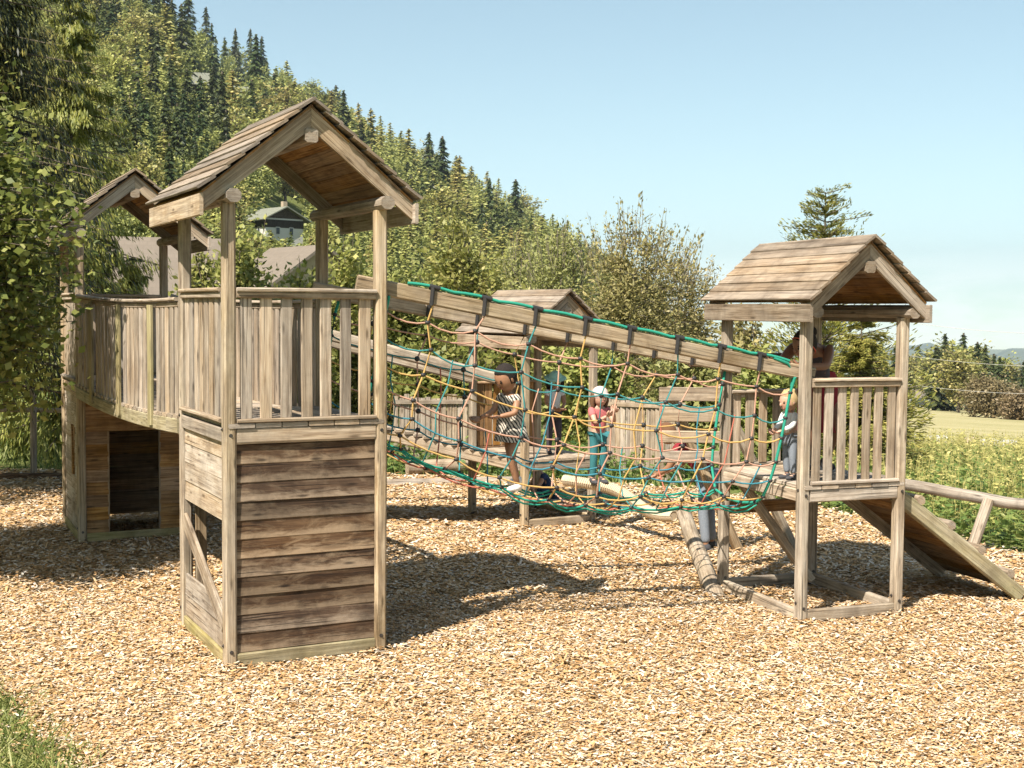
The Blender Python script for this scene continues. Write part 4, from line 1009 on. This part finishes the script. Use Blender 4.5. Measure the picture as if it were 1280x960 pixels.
# two white vehicles by the shed
def van(label, loc, rz, L_, H_, box):
    root = empty('parked_van', loc, rz, label, 'van'); W2 = .95
    prof = [(-L_/2, .45), (L_/2, .45), (L_/2, 1.1), (L_/2 - .55, 1.25), (L_/2 - 1.1, H_ * .9), (L_/2 - 1.5, H_), (-L_/2, H_)]
    MB().prism([(x, -W2, z) for x, z in prof], (0, 2 * W2, 0)).build('body', M['plaster'], root)
    MB().prism([(L_/2 - 1.75, -W2 - .01, 1.25), (L_/2 - .75, -W2 - .01, 1.25), (L_/2 - 1.2, -W2 - .01, H_ * .86), (L_/2 - 1.75, -W2 - .01, H_ * .86)], (0, 2 * W2 + .02, 0)).build('window', M['glass'], root)
    for x in (-L_/2 + .9, L_/2 - .9):
        for s in (-1, 1):
            w = MB().tube([(x, s * (W2 - .1), .36), (x, s * (W2 + .06), .36)], .36, 16).build('wheel', M['foot'], root)
            MB().tube([(x, s * (W2 + .05), .36), (x, s * (W2 + .075), .36)], .19, 12).build('rim', M['bolt'], w)
b = base(1149, 352); van('white van parked nearer the white shed', b, 2.6, 4.6, 2.2, 0)
b = base(1159, 352); van('lower white car-sized van parked to the right by the dark wood', b, .3, 3.9, 1.75, 0)
# pale blocks in the weeds
for i, (px, wpx) in enumerate(((1142, 26), (1172, 24), (1212, 22), (1236, 20), (1258, 26))):
    Y = 40 - i * .5; b = base(px, Y); w = wpx * Y / F
    o = MB().beam((-w/2, 0, .14), (w/2, 0, .16), .45, .55, c=.10, seg=3, bow=.02).build('stone_block', M['stone'] if i != 2 else M['beige'], None, b, .1 * i)
    tag(o, ('grey-white stone block in the weeds beside the right tower post', 'second stone block from the tower post, in the weeds', 'beige stone block in the middle of the row in the weeds', 'narrow stone block right of the beige one', 'rightmost stone block in the weeds below the meadow')[i], 'stone block', 'row of stone blocks in the weeds')
# wires
for i, (pa, pb, Y0, Y1, lab) in enumerate((((1000, 372), (1400, 418), 60, 42, 'highest overhead wire against the sky at the right'), ((1000, 415), (1400, 458), 60, 42, 'overhead wire crossing in front of the wood top'), ((1000, 430), (1400, 470), 61, 43, 'thin dark overhead wire just under the middle one'), ((1000, 452), (1400, 492), 60, 42, 'lowest overhead wire, across the middle of the wood'))):
    a = at(*pa, Y0); b = at(*pb, Y1); O = a.copy()
    tag(MB().tube([a.lerp(b, u / 16) - O - V((0, 0, .5 * 4 * (u/16) * (1 - u/16))) for u in range(17)], .006 if i % 2 else .008, 5).build('overhead_wire', M['dark_rope'] if i == 2 else M['plaster'], None, O), lab, 'wire', 'overhead wires')

# ------------------------------------------------------------------ light, sky, air
SUNV = V((-.435, -.685, 1.0)).normalized()            # towards the sun
el = math.asin(SUNV.z); az = math.atan2(SUNV.x, SUNV.y)
sd = bpy.data.lights.new('sun', 'SUN'); sd.energy = 5.0; sd.angle = rad(.53); sd.color = (1.0, .93, .82)
so = bpy.data.objects.new('sun', sd); COL.objects.link(so); so.rotation_euler = SUNV.to_track_quat('Z', 'Y').to_euler(); so.location = (-20, -30, 50)
w = bpy.data.worlds.new('World'); SC.world = w; w.use_nodes = True; N = w.node_tree.nodes; L = w.node_tree.links
bg = N['Background']; sk = N.new('ShaderNodeTexSky'); sk.sky_type = 'NISHITA'; sk.sun_disc = False; sk.sun_elevation = el; sk.sun_rotation = az; sk.altitude = 900; sk.air_density = 1.0; sk.dust_density = 1.0; sk.ozone_density = 1.6
tc = N.new('ShaderNodeTexCoord'); ad = N.new('ShaderNodeVectorMath'); ad.operation = 'ADD'; ad.inputs[1].default_value = (0, 0, .06); L.new(tc.outputs['Generated'], ad.inputs[0]); L.new(ad.outputs[0], sk.inputs['Vector'])
# low fair-weather clouds near the horizon
sx = N.new('ShaderNodeSeparateXYZ'); L.new(tc.outputs['Generated'], sx.inputs[0])
cn = noise(N, L, vscale(N, L, tc.outputs['Generated'], (7, 7, 30)), 1.9, 6, .6, .3)
cr = ramp(N, [(.40, (0, 0, 0)), (.56, (1, 1, 1))]); L.new(cn, cr.inputs[0])
bd = ramp(N, [(.0, (0, 0, 0)), (.10, (0, 0, 0)), (.3, (1, 1, 1)), (.55, (.9, .9, .9)), (.8, (0, 0, 0))]); L.new(mth(N, L, 'ADD', mth(N, L, 'MULTIPLY', sx.outputs['Z'], 7.0), .45), bd.inputs[0])
fac = mth(N, L, 'MULTIPLY', mth(N, L, 'MULTIPLY', cr.outputs[0], bd.outputs[0]), .5)
skc = mixc(N, L, 1.0, sk.outputs[0], (1.32, 1.26, .95), 'MULTIPLY')
L.new(mixc(N, L, fac, skc, (10, 10, 9.8)), bg.inputs[0]); bg.inputs[1].default_value = .082
hz = MB(); hx0, hx1, hy0, hy1, hz0, hz1 = -1600, 6400, -400, 9800, -440, 480
me = bpy.data.meshes.new('haze'); me.from_pydata([(x, y, z) for x in (hx0, hx1) for y in (hy0, hy1) for z in (hz0, hz1)], [], [(0, 1, 3, 2), (4, 6, 7, 5), (0, 4, 5, 1), (2, 3, 7, 6), (0, 2, 6, 4), (1, 5, 7, 3)])
m, nt, N, L = nmat('thin_haze'); pv = N.new('ShaderNodeVolumePrincipled'); pv.inputs['Density'].default_value = 1.1e-4; pv.inputs['Color'].default_value = (.80, .90, 1, 1); pv.inputs['Anisotropy'].default_value = .3
o_ = N.new('ShaderNodeOutputMaterial'); L.new(pv.outputs[0], o_.inputs['Volume']); m.cycles.homogeneous_volume = True if hasattr(m, 'cycles') else None
me.materials.append(m); o = bpy.data.objects.new('haze', me); COL.objects.link(o); tag(o, kind='stuff')
SC.view_settings.view_transform = 'Standard'; SC.view_settings.look = 'None'; SC.view_settings.gamma = 1; SC.view_settings.exposure = 1.25
SC.render.resolution_x = 1024; SC.render.resolution_y = 768
cy = SC.cycles; cy.max_bounces = 6; cy.diffuse_bounces = 2; cy.glossy_bounces = 2; cy.transmission_bounces = 3; cy.volume_bounces = 0; cy.transparent_max_bounces = 4
cy.use_denoising = True; cy.use_adaptive_sampling = True; cy.adaptive_threshold = .015
try: cy.denoiser = 'OPENIMAGEDENOISE'
except Exception: pass
# ------------------------------------------------------------------ people
def skinmat(name, c):
    m, nt, N, L = nmat(name); t = N.new('ShaderNodeTexCoord'); n = noise(N, L, t.outputs['Object'], 25, 3)
    p = finish(N, L, mixc(N, L, n, tuple(x * .9 for x in c), tuple(x * 1.08 for x in c)), .5, n, .05, .003, .35)
    p.inputs['Subsurface Weight'].default_value = .08; p.inputs['Subsurface Radius'].default_value = (.01, .004, .002); return m
M['skin_fair'] = skinmat('fair_skin', (.46, .27, .19)); M['skin_tan'] = skinmat('tanned_skin', (.28, .145, .082)); M['skin_brown'] = skinmat('brown_skin', (.20, .095, .055))
M['eye'] = plain('dark_eye', (.02, .015, .012), .2); M['lip'] = plain('lip_skin', (.42, .16, .13), .5)
def cloth(name, c, amt=.18): return plain(name, c, .9, 45, amt, 0, .3)
for k, c in dict(coral=(.42, .12, .12), tealcloth=(.03, .135, .15), mint=(.30, .50, .41), whitecloth=(.55, .54, .53), blacktrousers=(.045, .04, .05), greyjeans=(.17, .19, .22), darkjeans=(.03, .045, .09), red=(.20, .018, .025), navy=(.03, .05, .11), pinkcap=(.58, .42, .38), blackhair=(.018, .013, .011), blondhair=(.40, .28, .14), brownhair=(.12, .06, .03), shoewhite=(.70, .68, .66), shoedark=(.05, .05, .055), bandred=(.55, .12, .08)).items():
    M[k] = cloth(k + '_fabric' if 'hair' not in k else k, c)
# zebra-like black and cream print
m, nt, N, L = nmat('striped_print_fabric'); t = N.new('ShaderNodeTexCoord'); wv = N.new('ShaderNodeTexWave'); wv.inputs['Scale'].default_value = 16; wv.inputs['Distortion'].default_value = 5; wv.inputs['Detail'].default_value = 2; wv.bands_direction = 'DIAGONAL'; L.new(t.outputs['Object'], wv.inputs['Vector'])
c = ramp(N, [(.36, (.03, .028, .026)), (.46, (.48, .42, .35))]); L.new(wv.outputs['Fac'], c.inputs[0]); finish(N, L, c.outputs[0], .9, wv.outputs['Fac'], .2, .004); M['print'] = m
DG = bpy.context.evaluated_depsgraph_get
def skin_bm(J, edges, rads, sub=2):
    keys = list(dict.fromkeys([k for e in edges for k in e])); idx = {k: i for i, k in enumerate(keys)}
    me = bpy.data.meshes.new('tmp'); me.from_pydata([tuple(J[k]) for k in keys], [(idx[a], idx[b]) for a, b in edges], [])
    o = bpy.data.objects.new('tmp', me); COL.objects.link(o)
    sk = o.modifiers.new('s', 'SKIN'); sk.use_smooth_shade = True; sk.branch_smoothing = .6
    if not me.skin_vertices:
        bpy.context.view_layer.update()
    for i, k in enumerate(keys):
        r = rads[k]; me.skin_vertices[0].data[i].radius = (r, r) if not isinstance(r, tuple) else r; me.skin_vertices[0].data[i].use_root = (i == 0)
    sb_ = o.modifiers.new('d', 'SUBSURF'); sb_.levels = sub; sb_.render_levels = sub
    bpy.context.view_layer.update(); ev = o.evaluated_get(DG()); m2 = bpy.data.meshes.new_from_object(ev)
    bpy.data.objects.remove(o); bpy.data.meshes.remove(me)
    bm = bmesh.new(); bm.from_mesh(m2); bpy.data.meshes.remove(m2)
    for f in bm.faces: f.smooth = True; f.material_index = 0
    return bm
def add_mb(bm, mb):
    vs = [bm.verts.new(v) for v in mb.v]
    for f, mi in zip(mb.f, mb.m):
        try: q = bm.faces.new([vs[i] for i in f]); q.smooth = True; q.material_index = mi
        except ValueError: pass
def bm_obj(bm, name, mats, parent):
    me = bpy.data.meshes.new(name); bm.to_mesh(me); bm.free()
    for m in mats: me.materials.append(m)
    o = bpy.data.objects.new(name, me); COL.objects.link(o); o.parent = parent; return o
def person(label, loc, rz, J, S, hr, look, skin, hair, hairstyle, top, legs, shoe, extra=None, sleeves='short', group='people on the playground'):
    J = {k: V(v) for k, v in J.items()}
    root = empty('person', loc, rz, label, 'person', group); look = V(look).normalized()
    J['spine'] = J['pelvis'].lerp(J['chest'], .5); J['skull'] = J['neck'].lerp(J['head'], .55)
    rd = dict(pelvis=.115, spine=.105, chest=.12, neck=.05, skull=.055, sl=.062, sr=.062, el=.04, er=.04, wl=.027, wr=.027, hl=.085, hr=.085, kl=.055, kr=.055, al=.035, ar=.035, tl=.03, tr=.03)
    rd = {k: v * S for k, v in rd.items()}
    E = [('pelvis', 'spine'), ('spine', 'chest'), ('chest', 'neck'), ('neck', 'skull'), ('chest', 'sl'), ('sl', 'el'), ('el', 'wl'), ('chest', 'sr'), ('sr', 'er'), ('er', 'wr'), ('pelvis', 'hl'), ('hl', 'kl'), ('kl', 'al'), ('al', 'tl'), ('pelvis', 'hr'), ('hr', 'kr'), ('kr', 'ar'), ('ar', 'tr')]
    bm = skin_bm(J, E, rd)
    # head
    side = look.cross(V((0, 0, 1))).normalized(); up = side.cross(look).normalized(); Rm = Matrix((side, look, up)).transposed(); H = J['head']
    hd = MB(); hd.ball(H, hr, 0, 16, 12, (.80, .95, 1.12), Rm); hd.ball(H + look * hr * .18 - up * hr * .55, hr * .62, 0, 12, 8, (.85, .95, .8), Rm)
    hd.ball(H + look * hr * .98 - up * hr * .12, hr * .17, 0, 8, 6, (.75, .9, 1.2), Rm)
    for s in (-1, 1):
        hd.ball(H + look * hr * .80 + side * s * hr * .31 + up * hr * .06, hr * .115, 1, 8, 6)
        hd.ball(H + side * s * hr * .80 - up * hr * .08, hr * .23, 0, 8, 6, (.35, .7, 1.1), Rm)
        hd.ball(H + look * hr * .82 + side * s * hr * .31 + up * hr * .24, hr * .16, 3, 8, 4, (1.2, .3, .25), Rm)
    hd.ball(H + look * hr * .80 - up * hr * .50, hr * .2, 2, 8, 6, (1.15, .35, .35), Rm); add_mb(bm, hd)
    # hands
    for k, e in (('wl', 'el'), ('wr', 'er')):
        t = (J[k] - J[e]).normalized(); h = .17 * S; pa = t.cross(V((.3, .5, .8))).normalized(); pb = t.cross(pa)
        Hb = MB(); Rh = Matrix((pa, t, pb)).transposed(); Hb.ball(J[k] + t * h * .32, h * .30, 0, 10, 8, (.85, 1.25, .45), Rh)
        for f, (o, ln) in enumerate(((-.24, .38), (-.08, .46), (.08, .44), (.23, .34))):
            b = J[k] + t * h * .55 + pa * h * o; c_ = b + t * h * ln * .5 - pb * h * .08; d_ = c_ + t * h * ln * .3 - pb * h * .24
            Hb.tube([b - t * h * .2, b, c_, d_], [h * .095, h * .09, h * .08, h * .06], 6)
        s_ = -1 if k == 'wl' else 1
        b = J[k] + t * h * .18 + pa * h * .2 * s_; Hb.tube([b, b + pa * h * .2 * s_ + t * h * .16, b + pa * h * .22 * s_ + t * h * .38 - pb * h * .08], [h * .11, h * .095, h * .07], 6); add_mb(bm, Hb)
    body = bm_obj(bm, 'body', [M[skin], M['eye'], M['lip'], M[hair]], root)
    # hair
    hb_ = bmesh.new(); hm = MB(); hm.ball(H - look * hr * .13 + up * hr * .16, hr * 1.04, 0, 18, 12, (.86, .96, 1.05), Rm)
    if hairstyle == 'long':
        for a in range(-5, 6):
            q = a * .30; d = (side * math.sin(q) - look * math.cos(q)); hm.tube([H + d * hr * .8 + up * hr * .4, H + d * hr * .97 - up * hr * .5, H + d * hr * .85 - up * hr * 1.5], [hr * .28, hr * .3, hr * .12], 6)
    if hairstyle == 'bun':
        hm.ball(H - look * hr * 1.0 + up * hr * .75, hr * .46, 0, 12, 8)
    if hairstyle == 'tuft':
        for a in range(9): hm.ball(H + up * hr * 1.0 - look * hr * R.uniform(-.2, .6) + side * hr * R.uniform(-.5, .5), hr * .22, 0, 6, 5)
    add_mb(hb_, hm)
    for v in list(hb_.verts):                # keep the face free
        p = v.co - H
        if p.dot(look) > hr * .42 and p.dot(up) < hr * .52: v.co = H + (p - look * (p.dot(look) - hr * .30)) * .9
        v.co += V((R.uniform(-1, 1), R.uniform(-1, 1), R.uniform(-1, 1))) * hr * .022
    bm_obj(hb_, 'hair', [M[hair]], root)
    if top:
        JT = dict(J); rt_ = {k: v * 1.16 + .008 * S for k, v in rd.items()}
        sp = .55 if sleeves == 'short' else .98
        ed = [('pelvis', 'spine'), ('spine', 'chest'), ('chest', 'nk')]; JT['nk'] = J['chest'].lerp(J['neck'], .45); rt_['nk'] = .085 * S
        for s in 'lr':
            if sleeves != 'none':
                JT['m' + s] = J['s' + s].lerp(J['e' + s], sp); rt_['m' + s] = (.062 if sleeves == 'short' else .05) * S
                ed += [('chest', 's' + s), ('s' + s, 'm' + s)]
                if sleeves == 'long':
                    JT['n' + s] = J['e' + s].lerp(J['w' + s], .85); rt_['n' + s] = .042 * S; ed += [('m' + s, 'n' + s)]
        bm_obj(skin_bm(JT, ed, rt_), 'shirt', [M[top]], root)
    if legs:
        JT = dict(J); rt_ = {k: v * 1.12 + .006 * S for k, v in rd.items()}; rt_['pelvis'] = .115 * S; rt_['hl'] = rt_['hr'] = .082 * S; ed = []
        for s in 'lr':
            JT['q' + s] = J['k' + s].lerp(J['a' + s], .92); rt_['q' + s] = .055 * S; ed += [('pelvis', 'h' + s), ('h' + s, 'k' + s), ('k' + s, 'q' + s)]
        bm_obj(skin_bm(JT, ed, rt_), 'trousers', [M[legs]], root)
    for s in 'lr':
        if shoe:
            a, t = J['a' + s], J['t' + s]; d = (t - a); d.z = 0; d = d.normalized() if d.length > 1e-4 else V((0, -1, 0)); sd_ = d.cross(V((0, 0, 1)))
            Rs = Matrix((sd_, d, V((0, 0, 1)))).transposed(); f = MB(); c = a + d * .055 * S - V((0, 0, .035 * S)); f.ball(c, .10 * S, 0, 12, 8, (.45, 1.25, .42), Rs); f.ball(a - V((0, 0, .01 * S)), .058 * S, 0, 10, 6, (.9, 1, .9), Rs)
            b_ = bmesh.new(); add_mb(b_, f); bm_obj(b_, 'shoe', [M[shoe]], root)
    if extra: extra(root, J, H, hr, side, look, up, Rm)
    return root
def stand(S, k=1.0, lean=(0, 0), arms=None, legs=None, headk=1.0):
    """a standing figure facing -y, S = thickness, all lengths scaled by k (1.0 = adult of 1.68 m)"""
    lx, ly = lean
    J = dict(pelvis=(0, 0, .88), chest=(lx * .7, ly * .7, 1.26), neck=(lx, ly, 1.42), head=(lx * 1.2, ly * 1.2 - .02, 1.42 + .15 * headk), sl=(.17 + lx * .8, ly * .8, 1.34), sr=(-.17 + lx * .8, ly * .8, 1.34), el=(.22, -.02, 1.08), wl=(.23, -.08, .85), er=(-.22, -.02, 1.08), wr=(-.23, -.08, .85),
             hl=(.09, 0, .84), kl=(.10, -.02, .47), al=(.10, .02, .07), tl=(.11, -.13, .03), hr=(-.09, 0, .84), kr=(-.10, -.02, .47), ar=(-.10, .02, .07), tr=(-.11, -.13, .03))
    J.update(arms or {}); J.update(legs or {})
    return {n: (a * k, b * k, c * k) for n, (a, b, c) in J.items()}
def cap_extra(mat, brim=True, down=False):
    def f(root, J, H, hr, side, look, up, Rm):
        b = bmesh.new(); m_ = MB(); m_.ball(H + up * hr * .36, hr * 1.10, 0, 18, 10, (.86, .98, .86), Rm)
        if brim == 'round': m_.ball(H + up * hr * .36, hr * 1.5, 0, 20, 6, (1, 1.05, .14), Rm)
        elif brim: m_.ball(H + look * hr * .85 + up * hr * .42, hr * .75, 0, 14, 6, (.85, .95, .10), Rm)
        add_mb(b, m_); o = bm_obj(b, 'cap', [M[mat]], root)
    return f
# 1 boy in the printed shirt walking inside the net
p0 = at(640, 612, 10.35)
def dress(root, J, H, hr, side, look, up, Rm):
    b = bmesh.new(); m_ = MB(); n = 20; c0 = J['chest']; rings = [(0, .095), (.4, .115), (.75, .135), (1.0, .155)]
    P = J['pelvis'] - V((0, 0, .10)); vs = []
    for u, r in rings:
        c = c0.lerp(P, u); vs.append([c + V((math.cos(q) * r * (1 + .07 * math.sin(5 * q)), math.sin(q) * r * .85 * (1 + .07 * math.sin(5 * q)), 0)) for q in [6.283 * i / n for i in range(n)]])
    flat = [v for r_ in vs for v in r_]; m_._add(flat, [(i * n + k, i * n + (k + 1) % n, (i + 1) * n + (k + 1) % n, (i + 1) * n + k) for i in range(len(rings) - 1) for k in range(n)], flat, .5, 0, True)
    add_mb(b, m_); bm_obj(b, 'skirt', [M['print']], root)
k = .565
J = stand(.62, k, (-.06, -.03), dict(el=(.23, -.16, 1.12), wl=(.12, -.36, 1.08), er=(-.20, -.20, 1.12), wr=(-.22, -.42, 1.04), head=(-.05, -.10, 1.60), tl=(.10, -.10, -.02), kl=(.10, -.13, .47), kr=(-.10, .05, .50), ar=(-.10, .20, .13), tr=(-.10, .06, .04)))
person('dark-haired child in a black and cream printed tunic walking in the net', p0, rad(-48), J, .66, .098, (0, -1, -.55), 'skin_tan', 'blackhair', 'short', 'print', None, 'shoewhite', dress)
# 2 child in the coral shirt
q = at(747, 604, 14.35); k = .62
J = stand(.62, k, (0, -.02), dict(el=(.20, -.22, 1.12), wl=(.10, -.36, 1.30), er=(-.20, -.22, 1.12), wr=(-.06, -.38, 1.25)))
person('child in a pale pink cap, coral shirt and teal trousers on the thick rope', q, rad(28), J, .68, .095, (0, -1, 0), 'skin_fair', 'brownhair', 'long', 'coral', 'tealcloth', 'shoedark', cap_extra('pinkcap'))
# 3 child in mint hat on the deck of tower C
q = W_(C, .60, .35, Czk + .005); k = .55
J = stand(.6, k, (0, -.03), dict(el=(.20, -.10, 1.08), wl=(.10, -.30, 1.0), er=(-.20, -.10, 1.08), wr=(-.10, -.30, 1.0)))
person('small child in a mint sun hat and dark trousers on the far tower deck', q, rad(15), J, .62, .09, (-.2, -1, -.3), 'skin_tan', 'blackhair', 'long', 'whitecloth', 'blacktrousers', 'shoedark', cap_extra('mint', 'round'))
# 4 woman leaning on the rail of tower B
q = W_(B, .62, .72, Bzk + .005)
J = dict(pelvis=(.04, .12, .76), chest=(-.15, -.14, 1.02), neck=(-.27, -.31, 1.10), head=(-.38, -.42, 1.10), sl=(-.05, -.24, 1.08), sr=(-.32, -.12, 1.08), el=(-.22, -.50, .93), wl=(-.46, -.58, .93), er=(-.52, -.28, .95), wr=(-.66, -.42, .96),
         hl=(.12, .12, .74), kl=(.14, -.08, .42), al=(.10, .08, .07), tl=(.10, -.07, .03), hr=(-.04, .12, .74), kr=(-.08, -.08, .42), ar=(-.12, .08, .07), tr=(-.12, -.07, .03))
def redd(root, J, H, hr, side, look, up, Rm):
    b = bmesh.new(); m_ = MB(); n = 20; rings = [(J['pelvis'] + V((-.02, -.02, .10)), .15), (J['pelvis'], .185), (J['pelvis'] - V((0, .03, .22)), .20), (J['pelvis'] - V((0, .05, .42)), .215)]
    vs = [[c + V((math.cos(q) * r, math.sin(q) * r * .8, 0)) * (1 + .04 * math.sin(6 * q)) if False else c + V((math.cos(q) * r * (1 + .05 * math.sin(6 * q)), math.sin(q) * r * .8 * (1 + .05 * math.sin(6 * q)), 0)) for q in [6.283 * i / n for i in range(n)]] for c, r in rings]
    flat = [v for r_ in vs for v in r_]; m_._add(flat, [(i * n + k, i * n + (k + 1) % n, (i + 1) * n + (k + 1) % n, (i + 1) * n + k) for i in range(3) for k in range(n)], flat, .5, 0, True)
    add_mb(b, m_); bm_obj(b, 'skirt', [M['red']], root)
    b = bmesh.new(); m_ = MB(); ring = [H + (side * math.cos(q) * .84 + (up * .62 + look * .42).normalized() * math.sin(q) * 1.0) * hr * 1.06 for q in [6.283 * i / 24 for i in range(25)]]; m_.tube(ring, hr * .05, 6); add_mb(b, m_); bm_obj(b, 'headband', [M['bandred']], root)
person('woman with black hair in a red dress bending over the right tower rail', q, Byaw - .1, J, .92, .105, (-1, -.2, -.4), 'skin_brown', 'blackhair', 'bun', 'blacktrousers', None, 'shoedark', redd, 'none')
# 5 toddler at the lower end of the net
q = W_(B, .10, .36, Bzk + .005); k = .40
J = stand(.56, k, (-.03, -.02), dict(el=(.20, -.12, 1.10), wl=(.12, -.32, 1.02), er=(-.20, -.12, 1.10), wr=(-.12, -.34, 1.0)), None, 1.15)
person('blond toddler in a white shirt and grey trousers by the net opening', q, rad(-62), J, .5, .082, (0, -1, -.2), 'skin_fair', 'blondhair', 'tuft', 'whitecloth', 'greyjeans', 'shoedark', None, 'long')
# 6 adult bending over behind the lower end of the net
q = gnd(884, 689); q.z = 0
J = stand(.95, .92, (0, 0), dict(chest=(-.02, -.26, 1.16), neck=(-.03, -.40, 1.24), head=(-.04, -.52, 1.30), sl=(.15, -.30, 1.19), sr=(-.19, -.30, 1.19), el=(.20, -.40, .94), wl=(.12, -.58, .84), er=(-.22, -.40, .94), wr=(-.14, -.58, .84)))
person('person in grey jeans and a red top bending forward behind the leaning log', q, rad(-118), J, .92, .10, (0, -1, -.5), 'skin_tan', 'brownhair', 'short', 'red', 'greyjeans', 'shoedark')
# 7 child crouching below the far deck
q = gnd(684, 634); q.z = 0; k = .62
J = stand(.64, k, (0, 0), dict(pelvis=(0, .10, .30), chest=(0, -.10, .62), neck=(0, -.18, .76), head=(0, -.22, .92), sl=(.16, -.14, .68), sr=(-.16, -.14, .68), el=(.22, -.28, .46), wl=(.16, -.46, .40), er=(-.22, -.28, .46), wr=(-.16, -.46, .40)),
          dict(hl=(.10, .08, .30), kl=(.15, -.30, .44), al=(.13, -.12, .07), tl=(.14, -.27, .03), hr=(-.10, .08, .30), kr=(-.15, -.30, .44), ar=(-.13, -.12, .07), tr=(-.14, -.27, .03)))
person('child in dark blue jeans crouching under the far tower deck', q, rad(-70), J, .66, .095, (0, -1, -.3), 'skin_fair', 'brownhair', 'short', 'navy', 'darkjeans', 'shoedark')
